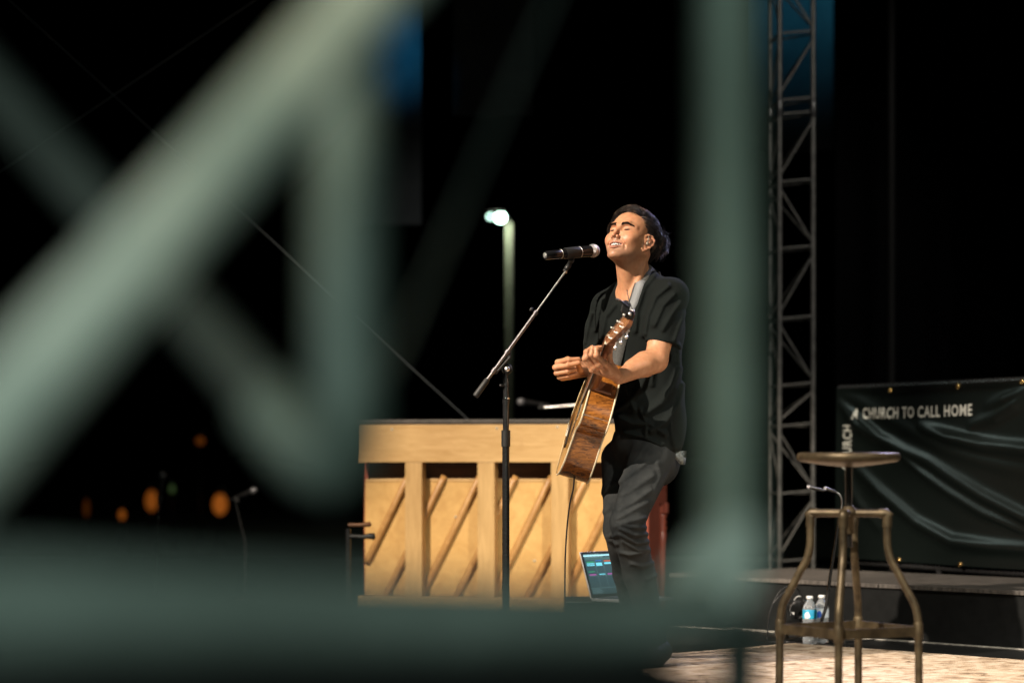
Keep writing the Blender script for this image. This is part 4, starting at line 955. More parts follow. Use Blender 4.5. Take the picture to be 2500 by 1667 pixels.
mb = MB(); hinge = tlc-lu*LHt; mb.box(hinge+lx*LWd/2+ln*.105-Vector((0,0,.006)), (LWd,.21,.012), Matrix([lx, -ln, pz]).transposed()); kb = build('keyboard_base', mb, mat('aluminium_base', (.45,.46,.47), .4, .8), lap, bevel=.002)
mb = MB(); mb.box(hinge+lx*LWd/2+ln*.065+Vector((0,0,.0008)), (LWd-.04,.09,.001), Matrix([lx, -ln, pz]).transposed()); build('keys', mb, M['rubber'], kb)
case_top = (hinge-Vector((0,0,.012))).z
for q in list(o.children): pass
# ------------------------------------------------------------------ vinyl banner on its rail
BB = Vector((1.69, 12.60, 0)); bdir = Vector((.437, -.8995, 0)); bnor = Vector((-.8995, -.437, 0))
def bu(px): k = (px-1250)/F; return (k*BB.y-BB.x)/(bdir.x-k*bdir.y)
def buz(px, py): u = bu(px); return u, CZ+(HZ-py)/F*(BB.y+bdir.y*u)
folds = []
for pts, amp, sg in (
    ([(2052,957),(2100,980),(2160,1015),(2230,1052),(2300,1090),(2380,1118),(2460,1140),(2560,1160)], .010, .026),
    ([(2054,985),(2092,1034),(2145,1066),(2210,1100),(2270,1125),(2330,1165),(2400,1210),(2500,1262),(2600,1300)], .017, .024),
    ([(2060,985),(2110,1030),(2170,1080),(2250,1150),(2320,1200),(2400,1250),(2520,1305)], .016, .016),
    ([(2250,1040),(2320,1065),(2400,1085),(2500,1098),(2620,1102)], .024, .026),
    ([(2540,935),(2490,960),(2450,975),(2410,990)], .015, .022), ([(2520,950),(2480,985),(2430,1015),(2370,1035)], .018, .020),
    ([(2070,1120),(2150,1200),(2240,1275),(2330,1320),(2420,1332),(2560,1345)], .020, .024),
    ([(2050,947),(2150,945),(2250,940),(2340,936),(2500,928),(2620,922)], .012, .016),
    ([(2060,1150),(2100,1230),(2150,1290)], .012, .02)):
    q = [np.array(buz(*p)) for p in pts]
    for i, (a, b) in enumerate(zip(q[:-1], q[1:])): folds.append((a, b, amp*(.35 if i == 0 else 1)*(1 if amp < .012 else 1.35), amp*(.35 if i == len(q)-2 else 1)*(1 if amp < .012 else 1.35), sg*1.35))
def bfold(P):
    P = np.atleast_2d(P); out = np.zeros(len(P))
    for a, b, a0_, a1_, sg in folds:
        ba = b-a; t = np.clip(((P-a)@ba)/(ba@ba), 0, 1); q = P-a-t[:,None]*ba; amp = (a0_+(a1_-a0_)*t)*(.9+.14*np.sin(P[:,0]*9+P[:,1]*13)); out = np.maximum(out, amp*np.exp(-(q*q).sum(1)/sg**2))
    return out+.006*np.sin(P[:,0]*6+P[:,1]*3)
Z0, Z1, U1 = .272, 1.150, 2.45
nu, nz_ = 190, 84
mb = MB(); gp = [(U1*i/nu, Z0+(Z1-Z0)*j/nz_) for j in range(nz_+1) for i in range(nu+1)]
dsp = bfold(np.array(gp))
def sagz(u, z): return z-.006*math.sin(min(1,u/1.6)*math.pi)*(1 if z > .9 else .3)
for t_ in (0, -.0012): mb.v += [BB+bdir*u+bnor*(float(d)+t_)+Vector((0,0,sagz(u,z))) for (u, z), d in zip(gp, dsp)]
w1 = nu+1; off = len(gp)
for j in range(nz_):
    for i in range(nu):
        a = j*w1+i; mb.f.append((a, a+1, a+w1+1, a+w1)); mb.f.append((off+a, off+a+w1, off+a+w1+1, off+a+1)); mb.sm += [True, True]
banner = thing('banner', BB+Vector((.5,-1.0,0)), 'long black vinyl banner with wrinkles and white lettering along the back rail', 'banner')
sheet_ = build('vinyl_sheet', mb, M['banner'], banner)
def letters(txt, u0, u1, z0, z1, rot=False, name='lettering'):
    cu = bpy.data.curves.new('t', 'FONT'); cu.body = txt; cu.size = 1; cu.offset = .016; cu.resolution_u = 2; cu.space_character = 1.12
    to = bpy.data.objects.new('t', cu); COL.objects.link(to)
    bpy.context.view_layer.update(); dg = bpy.context.evaluated_depsgraph_get(); me = bpy.data.meshes.new_from_object(to.evaluated_get(dg))
    P = np.array([v.co[:2] for v in me.vertices]); fs = [tuple(p.vertices) for p in me.polygons]
    bpy.data.objects.remove(to); bpy.data.curves.remove(cu); bpy.data.meshes.remove(me)
    bm = bmesh.new(); vv = [bm.verts.new((x, y, 0)) for x, y in P]
    for f in fs:
        try: bm.faces.new([vv[i] for i in f])
        except ValueError: pass
    bmesh.ops.triangulate(bm, faces=bm.faces[:])
    for _ in range(2): bmesh.ops.subdivide_edges(bm, edges=[e for e in bm.edges if e.calc_length() > .10], cuts=2, use_grid_fill=False); bmesh.ops.triangulate(bm, faces=bm.faces[:])
    bm.verts.index_update(); P = np.array([v.co[:2] for v in bm.verts]); fs = [tuple(v.index for v in f.verts) for f in bm.faces]; bm.free()
    P = (P-P.min(0))/(P.max(0)-P.min(0))
    if rot: P = np.stack([1-P[:,1], P[:,0]], 1)
    UZ = []
    for x, y in P:
        u = u0+(u1-u0)*x
        if rot: z = z0+(z1-z0)*y
        else: z = (z0[0]+(z0[1]-z0[0])*x)+((z1[0]-z0[0])+((z1[1]-z0[1])-(z1[0]-z0[0]))*x)*y
        UZ.append((u, z))
    d = bfold(np.array(UZ)); mb = MB()
    V_ = [BB+bdir*u+bnor*(float(q)+.006)+Vector((0,0,sagz(u,z))) for (u, z), q in zip(UZ, d)]
    par = list(range(len(V_)))
    def fd(a):
        while par[a] != a: par[a] = par[par[a]]; a = par[a]
        return a
    for f in fs:
        for a in f[1:]: par[fd(a)] = fd(f[0])
    ids = {}
    for f in fs: ids.setdefault(fd(f[0]), []).append(f)
    for fl_ in ids.values():
        used = sorted({a for f in fl_ for a in f}); mp_ = {a: i for i, a in enumerate(used)}
        mb = MB(); mb.add([V_[a] for a in used], [tuple(mp_[a] for a in f) for f in fl_]); build('letter', mb, M['print'], sheet_)
ua, za = buz(2086, 1022); ub, zb = buz(2374, 1012); _, zc1 = buz(2086, 995); _, zd1 = buz(2374, 983)
letters('A CHURCH TO CALL HOME', ua, ub, (za, zb), (zc1, zd1))
u0_, _ = buz(2060, 1040); u1_, _ = buz(2081, 1040); _, zt = buz(2070, 1037); _, zl = buz(2070, 1146)
letters('CHURCH', u0_, u1_, zl, zt, True)
for px, py in ((2178,950),(2342,941),(2500,932),(2192,1366),(2347,1377)):
    u, z = buz(px, py); d = float(bfold(np.array([[u,z]]))[0]); mb = MB()
    mb.lathe([(.006,-.002),(.013,-.0015),(.0145,.0015),(.008,.004),(.006,.002)], BB+bdir*u+bnor*(d+.002)+Vector((0,0,sagz(u,z))), bnor, 14); build('grommet', mb, M['grommet'], banner)
mb = MB(); mb.tube([BB+bdir*-.02-bnor*.035+Vector((0,0,1.15)), BB+bdir*(U1+.1)-bnor*.035+Vector((0,0,1.15))], .018, 10)
rail = thing('guard_rail', BB+Vector((.52,-1.0,0)), 'dark pipe rail behind the black lettered banner', 'railing')
build('top_pipe', mb, M['blackmetal'], rail)
for k in range(4):
    mb = MB(); p = BB+bdir*(.1+.75*k)-bnor*.04; mb.tube([p+Vector((0,0,.0)), p+Vector((0,0,1.14))], .018, 10); build('post', mb, M['blackmetal'], rail)
mb = MB(); mb.tube([BB-bnor*.035+Vector((0,0,.25)), BB+bdir*U1-bnor*.035+Vector((0,0,.25))], .015, 8); build('bottom_pipe', mb, M['blackmetal'], rail)

# ------------------------------------------------------------------ lattice mast
mast = thing('truss_tower', W(1940, 1112, 14.0)*1.0, 'tall aluminium lattice mast rising beside the black banner', 'truss tower'); mast.location.z = 0
ch = [W(1903,1112,14.0), W(1985,1112,14.02), W(1879,1112,14.28)]
for c in ch: c.z = 0
for i, c in enumerate(ch):
    mb = MB(); mb.tube([c+Vector((0,0,.01)), c+Vector((0,0,5.2))], .0145 if i < 2 else .0125, 12); build('chord', mb, M['truss'], mast)
def tz(py): return CZ+(HZ-py)/F*14
ys = [1370,1205,1040,941+0,778,607,444,279,245,82,-83,-248,-413,-578]
for a, b, in ((0,1),(0,2),(2,1)):
    for i, y in enumerate(ys):
        mb = MB(); mb.tube([ch[a]+Vector((0,0,tz(y))), ch[b]+Vector((0,0,tz(y+(-8 if a == 0 and b == 1 else 0))))], .0065, 8); build('brace', mb, M['truss'], mast)
        if i+1 < len(ys) and abs(ys[i+1]-y) > 60:
            p, q = (a, b) if (i+(b == 2)) % 2 == 0 else (b, a); mb = MB(); mb.tube([ch[p]+Vector((0,0,tz(y-14))), ch[q]+Vector((0,0,tz(ys[i+1]+14)))], .0065, 8); build('brace', mb, M['truss'], mast)
for c in ch:
    mb = MB(); mb.tube([c+Vector((0,0,tz(285))), c+Vector((0,0,tz(275))), c+Vector((0,0,tz(250))), c+Vector((0,0,tz(240)))], [.017,.022,.022,.017], 12); build('coupler', mb, M['blackmetal'], mast)
mb = MB(); cc = (ch[0]+ch[1]+ch[2])/3; mb.box(cc+Vector((0,0,.006)), (.6,.6,.012)); build('base_plate', mb, M['blackmetal'], mast)
pole = MB(); c = W(2176,1112,15.5); pole.tube([(c.x,c.y,.0),(c.x,c.y,6)], .026, 12); o = build('scaffold_pole', pole, M['darkpipe'], None, origin=(c.x,c.y,0)); tag(o, 'thin dark upright pipe barely seen in the black above the banner', 'pole')
# black drape at the back right, tall blue-lit cloth legs further back
def drape(name, x0, x1, y, z0, z1, m, amp, wl, label, slant=0):
    mb = MB(); n = 90; rr = random.Random(int(x0*100)); ph = [rr.uniform(0,6) for _ in range(3)]
    xs = [x0+(x1-x0)*i/n for i in range(n+1)]
    ys_ = [y+amp*(math.sin(x*6.28/wl+ph[0])+.5*math.sin(x*6.28/wl*1.7+ph[1])) for x in xs]
    for t_ in (0, .004):
        for z in (z0, z1): mb.v += [Vector((x+slant*(z-z0), yy+t_, z)) for x, yy in zip(xs, ys_)]
    for i in range(n):
        a = i; k = n+1
        for q in ((a,a+1,a+1+k,a+k),(2*k+a,2*k+a+k,2*k+a+1+k,2*k+a+1),(a,2*k+a,2*k+a+1,a+1),(a+k,a+1+k,3*k+a+1,3*k+a)): mb.f.append(q); mb.sm.append(True)
    o = build(name, mb, m, None, origin=((x0+x1)/2, y, z0)); tag(o, label, 'curtain'); return o
drape('stage_curtain', 2.30, 6.5, 17.2, 0.02, 7, M['curtain'], .07, .42, 'black stage curtain hanging in folds behind the lettered banner')
drape('cloth_leg', -1.352, -.745, 19.9, 2.7, 6.2, M['scrim'], .012, .5, 'narrow hanging cloth with a blue pool of light left of the street lamp')
drape('cloth_leg', -.50, .17, 20.3, 3.65, 6.2, M['scrim'], .012, .5, 'narrow unlit hanging cloth above the street lamp', slant=.01)
drape('cloth_leg', 1.931, 2.643, 19.9, 3.3, 6.2, M['scrim'], .012, .5, 'narrow hanging cloth glowing blue behind the top of the lattice mast')
fly = thing('fly_pipe', (.6, 20.1, 6.2), 'dark overhead pipe carrying the narrow hanging cloths', 'pipe')
mb = MB(); mb.tube([(-7,20.1,6.24),(8,20.1,6.24)], .03, 8); build('pipe', mb, M['blackmetal'], fly)
for x in (-7, 8): mb = MB(); mb.tube([(x,20.1,-1.05),(x,20.1,6.24)], .04, 8); build('support_post', mb, M['blackmetal'], fly)
# guy wires
for (a, b, lab) in (((-260,-257,12.0),(1640,1478,13.2),'thin steel guy wire running down from the upper left behind the piano'),
                    ((-700,890,12.6),(900,-185,12.2),'thin steel guy wire rising from the left edge towards the top')):
    mb = MB(); mb.tube([W(*a), W(*b)], .0034, 6); o = build('guy_wire', mb, M['wirerope'], None, origin=W(*b)); tag(o, lab, 'cable', 'guy wires of the stage')

# ------------------------------------------------------------------ street lamp and lanterns far behind
YL = 60.; lp = W(1243, 560, YL)
lamp = thing('street_lamp', (lp.x, YL, -1.05), 'tall street lamp with bright greenish white head glowing in the dark', 'street lamp')
mb = MB(); mb.tube([(lp.x,YL,-1.05),(lp.x,YL,lp.z-.05),(lp.x,YL,lp.z+.15)], [.07,.048,.04], 14); build('pole', mb, mat('pale_pole_paint', (.50,.50,.42), .6), lamp)
mb = MB(); h1 = W(1222,531,YL); h2 = W(1197,529,YL); mb.tube([(lp.x,YL,lp.z+.12), (h1.x+.06,YL,h1.z+.13), (h2.x-.05,YL,h2.z+.10)], .03, 8); build('arm', mb, M['blackmetal'], lamp)
for h, r_, st_ in ((h1,.10,40),(h2,.05,9)):
    mb = MB(); mb.lathe([(.0001,.06),(r_*.8,.05),(r_,.02),(r_*.9,.0)], h+Vector((0,0,.06)), (0,0,1), 14); hd_ = build('lamp_head', mb, M['blackmetal'], lamp)
    mb = MB(); mb.lathe([(.0001,r_),(r_*.7,r_*.7),(r_,0),(r_*.7,-r_*.7),(.0001,-r_)], h, (0,0,1), 14); build('bulb', mb, emit('lamp_glow_%d' % int(r_*100), (.62,1,.84), st_), hd_)
pl = bpy.data.lights.new('street_lamp_light', 'POINT'); pl.energy = 150; pl.color = (.88,1,.72); pl.shadow_soft_size = .12
po_ = bpy.data.objects.new('street_lamp_light', pl); COL.objects.link(po_); po_.location = (lp.x-.30, YL-.75, h1.z-.05); po_.parent = lamp; po_.location = Vector(po_.location)-lamp.location
def lantern(px, py, Y, w, h, col, st_, lab, grp):
    w *= .82; h *= .85; st_ *= .36
    c = W(px, py, Y); o = thing('lantern', (c.x, Y, -1.05), lab, 'lantern', grp)
    mb = MB(); mb.tube([(c.x,Y,-1.05),(c.x,Y,c.z-h/2)], .03, 8); build('post', mb, M['blackmetal'], o)
    mb = MB(); mb.lathe([(max(.0001,w/2*math.cos(t)), h/2*math.sin(t)) for t in np.linspace(-1.5,1.5,9)], c, (0,0,1), 14); build('glass', mb, emit('lantern_glow_%d' % px, col, st_), o)
    mb = MB(); mb.lathe([(w*.30,0),(w*.5,.02),(.0001,.16)], c+Vector((0,0,h/2)), (0,0,1), 12); build('cap', mb, M['blackmetal'], o)
OR = (.95,.25,.03)
lantern(537,1231,45,.33,.46,OR,.72,'largest orange lantern glowing low in the dark between the two stage microphones','orange lanterns in the dark')
lantern(370,1222,45,.28,.46,OR,.50,'orange lantern glowing behind the silver-headed microphone','orange lanterns in the dark')
lantern(298,1256,45,.14,.22,OR,.60,'small round orange lantern left of the silver-headed microphone','orange lanterns in the dark')
lantern(211,1240,45,.13,.40,OR,.10,'dim narrow orange lantern farthest left in the dark','orange lanterns in the dark')
lantern(489,1076,45,.20,.17,OR,.22,'faint orange lantern highest in the dark at left','orange lanterns in the dark')
lantern(420,1193,45,.12,.18,(.35,.6,.2),.22,'faint green lantern just right of the silver-headed microphone','orange lanterns in the dark')

# ------------------------------------------------------------------ microphones further back
def backmic(px, py, Y, aim, standx, lab1, lab2, r=.024, boomfrom=None):
    c = W(px, py, Y); aim = Vector(aim).normalized()
    m_ = thing('microphone', c-aim*.17, lab1, 'microphone')
    mb = MB(); mb.tube([c-aim*.17, c-aim*.10, c-aim*.02], [.012,.014,.019], 14); build('body', mb, M['blackmetal'], m_)
    mb = MB(); mb.lathe([(.018,-.022),(.0235,-.006)]+[(r*math.cos(a), r*math.sin(a)) for a in np.linspace(0,1.5,6)], c, aim, 18); build('grille', mb, M['dimgrille'], m_)
    s = thing('microphone_stand', (W(standx,1112,Y).x, Y+.02, .002), lab2, 'microphone stand')
    x = s.location.x; top = (c-aim*.12).z
    joint = Vector((x, Y+.02, boomfrom if boomfrom is not None else top-.25))
    mb = MB(); mb.tube([(x,Y+.02,.03),joint], .010, 10); build('tube', mb, M['blackmetal'], s)
    mb = MB(); mb.tube([joint, c-aim*.13-Vector((0,0,.018))], .0070, 10); build('boom', mb, M['blackmetal'] if px < 1000 else M['steelrod'], s)
    mb = MB(); mb.box(c-aim*.12-Vector((0,0,.012)), (.03,.03,.03)); build('clip', mb, M['rubber'], s, bevel=.004)
    mb = MB(); mb.lathe([(.0001,0),(.12,0),(.12,.012),(.03,.028),(.012,.04)], (x,Y+.02,.0), (0,0,1), 24); build('base', mb, M['blackmetal'], s)
backmic(1272, 981, 13.0, (-1,-.5,.1), 1412, 'silver-headed microphone lying level behind the piano top', 'microphone stand with level boom behind the piano', boomfrom=CZ+(HZ-988)/F*13)
backmic(397, 1158, 13.0, (.15,-.3,1), 378, 'silver-headed microphone in the dark in front of an orange lantern', 'dark stand under the silver-headed microphone at left')
backmic(622, 1196, 13.3, (.9,-.4,.35), 598, 'small dark microphone right of the largest orange lantern', 'dark stand right of the largest orange lantern', r=.018)

# ------------------------------------------------------------------ stool
YS = 7.40; sc = YS/F; cx = W(2072,1112,YS).x
stool = thing('bar_stool', (cx, YS, .0), 'bronze metal stool with round screw seat and four bowed tube legs', 'stool')
def SZ(py): return CZ+(HZ-py)*sc
mb = MB(); R_ = 126*sc
mb.lathe([(.0001,SZ(1140)),(.02,SZ(1140)),(R_*.55,SZ(1134)),(R_*.93,SZ(1127)),(R_*.985,SZ(1122)),(R_,SZ(1115)),(R_*.985,SZ(1108)),(R_*.95,SZ(1104.5)),(R_*.90,SZ(1104)),(R_*.5,SZ(1106.5)),(.0001,SZ(1107))], (cx,YS,0), (0,0,1), 48); build('seat', mb, M['brass'], stool)
mb = MB(); prof = []; z = SZ(1335)
while z < SZ(1141): prof += [(.0098,z),(.0122,z+.0022),(.0098,z+.0044)]; z += .0048
mb.lathe(prof, (cx,YS,0), (0,0,1), 16, smooth=False); build('screw_post', mb, mat('oiled_dark_steel', (.10,.095,.09), .3, .9), stool)
mb = MB(); mb.lathe([(.016,SZ(1303)),(.018,SZ(1300)),(.018,SZ(1262)),(.026,SZ(1258)),(.026,SZ(1243)),(.017,SZ(1240)),(.017,SZ(1236)),(.013,SZ(1235))], (cx,YS,0), (0,0,1), 20); build('hub', mb, M['brass'], stool)
prof_leg = [(93,1262),(93,1319),(96,1345),(103,1368),(118,1395),(132,1422),(147,1450),(160,1476),(165,1500),(167,1525),(168,1600),(169,1700),(170,1752)]
ring_pts = []
for k in range(4):
    a = math.radians(-16+90*k); 
    # scale so that the widest pair of legs lands on the outline
    kx = 1/math.cos(math.radians(16)); d = Vector((math.cos(a), math.sin(a), 0)); kx *= .97
    P_ = [Vector((cx,YS,SZ(py)))+d*(off_*kx*sc) for off_, py in prof_leg]; P_[-1].z = .012
    mb = MB(); mb.tube(catmull(P_, 4), .0120, 14); lg = build('leg', mb, M['brass'], stool)
    mb = MB(); c = Vector((cx,YS,0)); top = c+d*(93*kx*sc); mb.tube([c+d*.02+Vector((0,0,SZ(1252))), top+Vector((0,0,SZ(1252)))], .0118, 14); build('top_arm', mb, M['brass'], stool)
    mb = MB(); mb.tube([top-d*.024+Vector((0,0,SZ(1252))), top-d*.002+Vector((0,0,SZ(1252))), top+d*.004+Vector((0,0,SZ(1254))), top+Vector((0,0,SZ(1262))), top+Vector((0,0,SZ(1286)))], [.0142,.0148,.0150,.0148,.0140], 14); build('elbow', mb, M['brass'], lg)
    rp = c+d*(167*kx*sc); ring_pts.append(rp+Vector((0,0,SZ(1537))))
    mb = MB(); mb.tube([rp+Vector((0,0,SZ(1515))), rp+Vector((0,0,SZ(1519))), rp+Vector((0,0,SZ(1552))), rp+Vector((0,0,SZ(1556)))], [.0132,.0150,.0150,.0132], 14); build('tee_fitting', mb, M['brass'], lg)
    mb = MB(); mb.lathe([(.0001,0),(.016,0),(.016,.012),(.0125,.02)], c+d*(170*kx*sc), (0,0,1), 12); build('rubber_foot', mb, M['rubber'], lg)
for k in range(4):
    mb = MB(); a_, b_ = ring_pts[k], ring_pts[(k+1)%4]; dd = (b_-a_).normalized(); mb.box((a_+b_)/2, ((b_-a_).length, .010, .030), Matrix([dd, Vector((0,0,1)).cross(dd), Vector((0,0,1))]).transposed()); build('rung', mb, M['brass'], stool)

# ------------------------------------------------------------------ water bottles
def bottle(px, Y, lab, c1, c2, c3, hh=.205):
    c = W(px,1112,Y); c.z = .0015; r = .0315
    b = thing('water_bottle', c, lab, 'bottle', 'water bottles on the stage floor')
    mb = MB(); prof = [(.0001,.004),(r*.7,.0),(r*.93,.006)]
    z = .012
    while z < .100: prof += [(r*.93,z),(r,z+.005),(r,z+.009)]; z += .014
    prof += [(r*.96,.108),(r*.96,.150),(r*.9,.160),(r*.62,.177),(.0125,.188),(.0115,.191),(.0115,.194)]
    mb.lathe(prof, c, (0,0,1), 24); build('bottle_body', mb, M['water'], b)
    mb = MB(); mb.lathe([(.0001,.192),(.0145,.192),(.0145,.2035),(.012,.205),(.0001,.205)], c, (0,0,1), 20); build('cap', mb, M['cap'], b)
    mt = bpy.data.materials.new('bottle_label'); mt.use_nodes = True; nt = mt.node_tree; bb_ = nt.nodes['Principled BSDF']; N = nt.nodes.new; L = nt.links.new
    tc = N('ShaderNodeTexCoord'); n1 = N('ShaderNodeTexVoronoi'); n1.inputs['Scale'].default_value = 38; L(tc.outputs['Object'], n1.inputs[0])
    cr = N('ShaderNodeValToRGB'); cr.color_ramp.interpolation = 'CONSTANT'; e = cr.color_ramp.elements; e[0].color = (*c1,1); e[1].position = .52; e[1].color = (*c2,1); x = e.new(.78); x.color = (*c3,1)
    L(n1.outputs['Color'], cr.inputs[0]); L(cr.outputs[0], bb_.inputs['Base Color']); bb_.inputs['Roughness'].default_value = .35
    mb = MB(); mb.lathe([(r*.965,.110),(r*.972,.111),(r*.972,.147),(r*.965,.148)], c, (0,0,1), 24); build('label', mb, mt, b)
bottle(1977, 10.24, 'left water bottle with white cap and teal label on the stage floor', (.03,.30,.50), (.02,.40,.60), (.65,.72,.75))
bottle(2006, 10.31, 'right water bottle with white cap and blue and white label on the stage floor', (.60,.66,.70), (.55,.60,.66), (.03,.10,.45))

# ------------------------------------------------------------------ low stand with two pencil microphones, box and cables
YT = 10.12
ts = thing('microphone_stand', (W(1996,1112,YT).x, YT, .002), 'low black tripod stand on the floor beside the water bottles', 'microphone stand')
hubp = W(1996,1545,YT); mb = MB(); mb.tube([hubp, W(2017,1480,YT), W(2027,1405,YT), W(2050,1262,YT)], [.0075,.0075,.0065,.006], 10); build('pole', mb, M['blackmetal'], ts)
for e in ((1925,1553,10.05),(2067,1580,9.98),(2040,1560,10.5)):
    p = W(*e); p.z = max(p.z, .014); mb = MB(); mb.tube([hubp+Vector((0,0,.004)), p], [.0085,.0095], 10); lg = build('leg', mb, M['blackmetal'], ts)
    mb = MB(); dd = (p-hubp).normalized(); mb.tube([p-dd*.03, p+dd*.006], .0125, 10); build('rubber_foot', mb, M['rubber'], lg)
mb = MB(); mb.tube([hubp-Vector((0,0,.012)), hubp+Vector((0,0,.022))], .017, 12); build('leg_hub', mb, M['rubber'], ts, bevel=.002)
mb = MB(); mb.tube(catmull([W(2050,1262,YT), W(2055,1238,YT), W(2055,1218,YT), W(2048,1205,YT), W(2036,1199,YT)], 5), .0035, 8); build('gooseneck', mb, M['steelrod'], ts)
for (a, b, lab) in (((1970,1187,YT-.02),(2008,1196,YT-.02),'slim black pencil microphone, the left of two above the low stand'),((2011,1190,YT),(2037,1199,YT),'slim black pencil microphone, the right of two above the low stand')):
    p, q = W(*a), W(*b); dd = (q-p).normalized(); m_ = thing('pencil_microphone', q, lab, 'microphone', 'pencil microphones on the low stand')
    mb = MB(); mb.tube([p, p+dd*.004, p+dd*.012], [.0055,.0085,.0085], 12); build('capsule', mb, M['grille'], m_)
    mb = MB(); mb.tube([p+dd*.012, q-dd*.004, q+dd*.012], [.0078,.0072,.004], 12); build('body', mb, M['blackmetal'], m_)
bx = W(1940,1112,10.42); box_ = thing('stage_box', (bx.x, 10.42, .0), 'small black connection box with a white tag behind the water bottles', 'box')
mb = MB(); mb.box((bx.x,10.42,.085), (.085,.10,.165)); build('shell', mb, M['platface'], box_, bevel=.006)
mb = MB(); t_ = W(1934,1497,10.365); mb.box(t_, (.018,.002,.012)); build('white_tag', mb, M['cap'], box_)
mb = MB(); mb.tube(catmull([W(1939,1464,10.36), W(1946,1456,10.35), W(1956,1456,10.36), W(1962,1466,10.38)], 5), .0028, 8); build('handle', mb, mat('pale_grey_handle', (.45,.45,.44), .4), box_)
mb = MB()
for k in range(3):
    cc_2 = W(1948,1486+2*k,10.33-.006*k); mb.tube([cc_2+Vector((.034*math.cos(a), .004*math.sin(3*a), .034*math.sin(a))) for a in np.linspace(0, 6.283, 20)], .0032, 6)
o = build('cable_coil', mb, M['cable'], None, origin=W(1948,1490,10.33)); tag(o, 'black cable coil resting against the small box by the water bottles', 'cable')
def floorcable(pts, lab, r=.0034):
    P_ = []
    for px, py, h in pts:
        Y = (CZ-r-h)*F/(py-HZ); q = W(px, py, Y); P_.append(q)
    mb = MB(); mb.tube(catmull(P_, 6), r, 7); o = build('floor_cable', mb, M['cable'], None, origin=P_[0]); tag(o, lab, 'cable', 'black cables lying on the stage floor')
floorcable([(1862,1548,.0),(1905,1556,.0),(1960,1562,0),(2040,1566,0),(2100,1564,0),(2160,1556,0),(2200,1549,.01),(2228,1553,.0),(2240,1560,0)], 'black cable looping over the floor right of the low stand')
floorcable([(1845,1560,.0),(1880,1566,.0),(1920,1566,.0),(1965,1569,0)], 'black cable on the floor left of the water bottles')
mb = MB(); mb.tube(catmull([W(1890,1465,10.25), W(1905,1442,10.25), W(1925,1430,10.26), W(1948,1438,10.3), W(1960,1470,10.33), W(1955,1540,10.33)], 6), .0028, 6); mb.tube(catmull([W(1885,1475,10.24), W(1908,1450,10.24), W(1930,1437,10.25)], 5), .0028, 6)
mb.tube(catmull([W(1890,1465,10.25), W(1878,1500,10.22), W(1872,1560,10.15)], 5), .0028, 6)
o = build('loose_cable', mb, M['cable'], None, origin=W(1890,1465,10.25)); tag(o, 'thin wires springing up from the small box beside the stool leg', 'cable')
# stand with a padded yoke at the left end of the piano
ys_ = 11.15; yk = thing('instrument_stand', (W(850,1112,ys_).x, ys_, .002), 'dark instrument stand with padded yoke at the left end of the piano', 'instrument stand')
x = yk.location.x; mb = MB(); mb.tube([(x,ys_,.03),(x,ys_,CZ+(HZ-1290)/F*ys_)], .012, 10); build('post', mb, M['blackmetal'], yk)
mb = MB(); mb.tube([W(850,1281,ys_), W(880,1281,ys_), W(903,1279,ys_), W(906,1278,ys_)], [.009,.009,.012,.006], 12); build('wooden_peg', mb, M['darkwood'], yk)
mb = MB(); mb.tube([W(850,1308,ys_), W(885,1310,ys_), W(900,1308,ys_), W(913,1309,ys_), W(916,1309,ys_)], [.010,.010,.013,.0165,.012], 12); build('padded_arm', mb, M['rubber'], yk)
mb = MB(); mb.lathe([(.0001,0),(.16,0),(.16,.012),(.03,.03),(.013,.04)], (x,ys_,.0), (0,0,1), 24); build('base', mb, M['blackmetal'], yk)

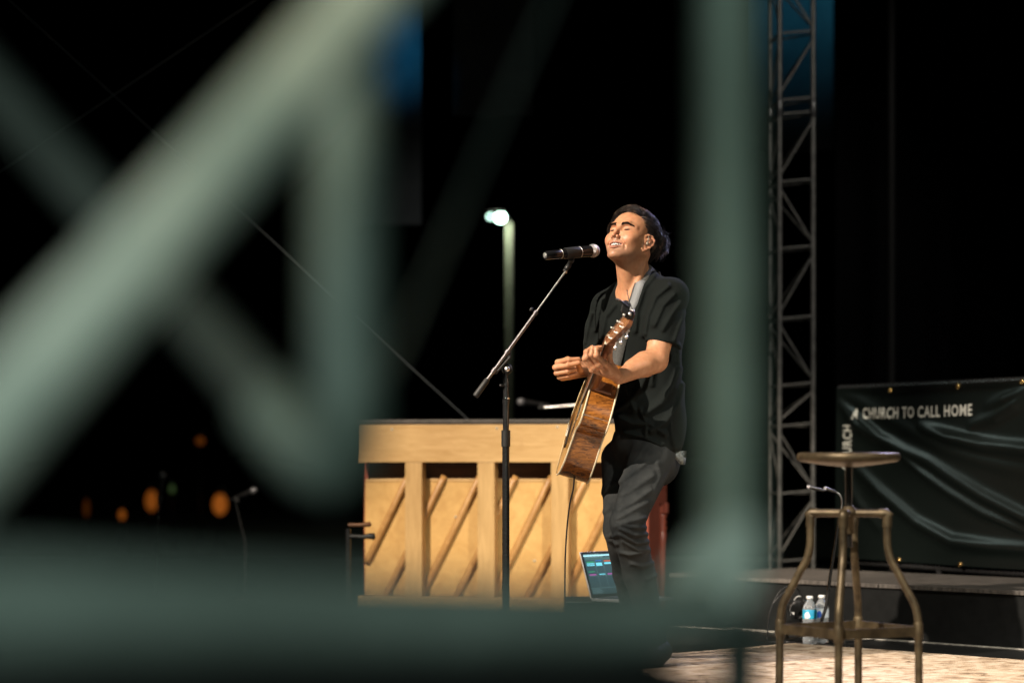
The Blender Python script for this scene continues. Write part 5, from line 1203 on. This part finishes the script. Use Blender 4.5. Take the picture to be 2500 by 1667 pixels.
# ------------------------------------------------------------------ galvanised barrier right in front of the camera
bar = thing('steel_barrier', (0, 1.4, -1.05), 'out-of-focus grey-green tubular steel barrier close in front of the camera', 'barrier')
def btube(name, pts, r, sub=5, m='galv'):
    mb = MB(); P_ = [W(*p) for p in pts]; P_ = catmull(P_, sub) if len(P_) > 2 else P_
    mb.tube(P_, r, 24); return build(name, mb, M[m], bar)
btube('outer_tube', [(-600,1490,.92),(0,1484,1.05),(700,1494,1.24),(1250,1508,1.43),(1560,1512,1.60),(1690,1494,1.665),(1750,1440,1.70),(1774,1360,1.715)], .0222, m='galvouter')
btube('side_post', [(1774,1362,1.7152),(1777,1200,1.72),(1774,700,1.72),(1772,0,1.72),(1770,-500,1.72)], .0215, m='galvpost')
btube('diagonal_tube', [(-420,1480,1.10),(1190,-330,1.52)], .0215)
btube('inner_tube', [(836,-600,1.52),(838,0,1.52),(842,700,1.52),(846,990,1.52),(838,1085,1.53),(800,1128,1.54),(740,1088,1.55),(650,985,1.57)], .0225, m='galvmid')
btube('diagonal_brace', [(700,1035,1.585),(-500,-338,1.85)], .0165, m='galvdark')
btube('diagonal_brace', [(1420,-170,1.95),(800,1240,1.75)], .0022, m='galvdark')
mb = MB(); gq = [(1585,1500),(1600,1440),(1650,1370),(1705,1300),(1775,1255),(1850,1262),(1856,1380),(1835,1450),(1780,1505),(1690,1530)]
gv = [W(x, y, Y_) for Y_ in (1.668, 1.676) for x, y in gq]; ng = len(gq)
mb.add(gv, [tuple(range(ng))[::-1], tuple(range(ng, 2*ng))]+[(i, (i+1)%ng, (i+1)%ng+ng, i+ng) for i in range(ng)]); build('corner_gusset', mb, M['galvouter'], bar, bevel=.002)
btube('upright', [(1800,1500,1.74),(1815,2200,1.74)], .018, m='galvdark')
for px in (-500, 1815):
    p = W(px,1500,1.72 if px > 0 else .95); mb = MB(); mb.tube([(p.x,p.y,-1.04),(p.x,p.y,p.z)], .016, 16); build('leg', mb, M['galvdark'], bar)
    mb = MB(); mb.box((p.x,p.y,-1.043), (.06,.4,.012)); build('foot', mb, M['galv'], bar)
# black tube added below the outer tube to darken the bottom edge
mb = MB(); mb.tube(catmull([W(*p) for p in [(-600,1705,1.10),(0,1705,1.20),(700,1705,1.40),(1250,1702,1.58),(1500,1700,1.68),(1620,1722,1.74),(1700,1790,1.78)]], 6), .034, 16)
o = build('dark_cover_tube', mb, M['rubber'], None, origin=W(700,1705,1.40)); tag(o, 'thick out-of-focus black tube added under the barrier to darken the bottom edge', 'cable')
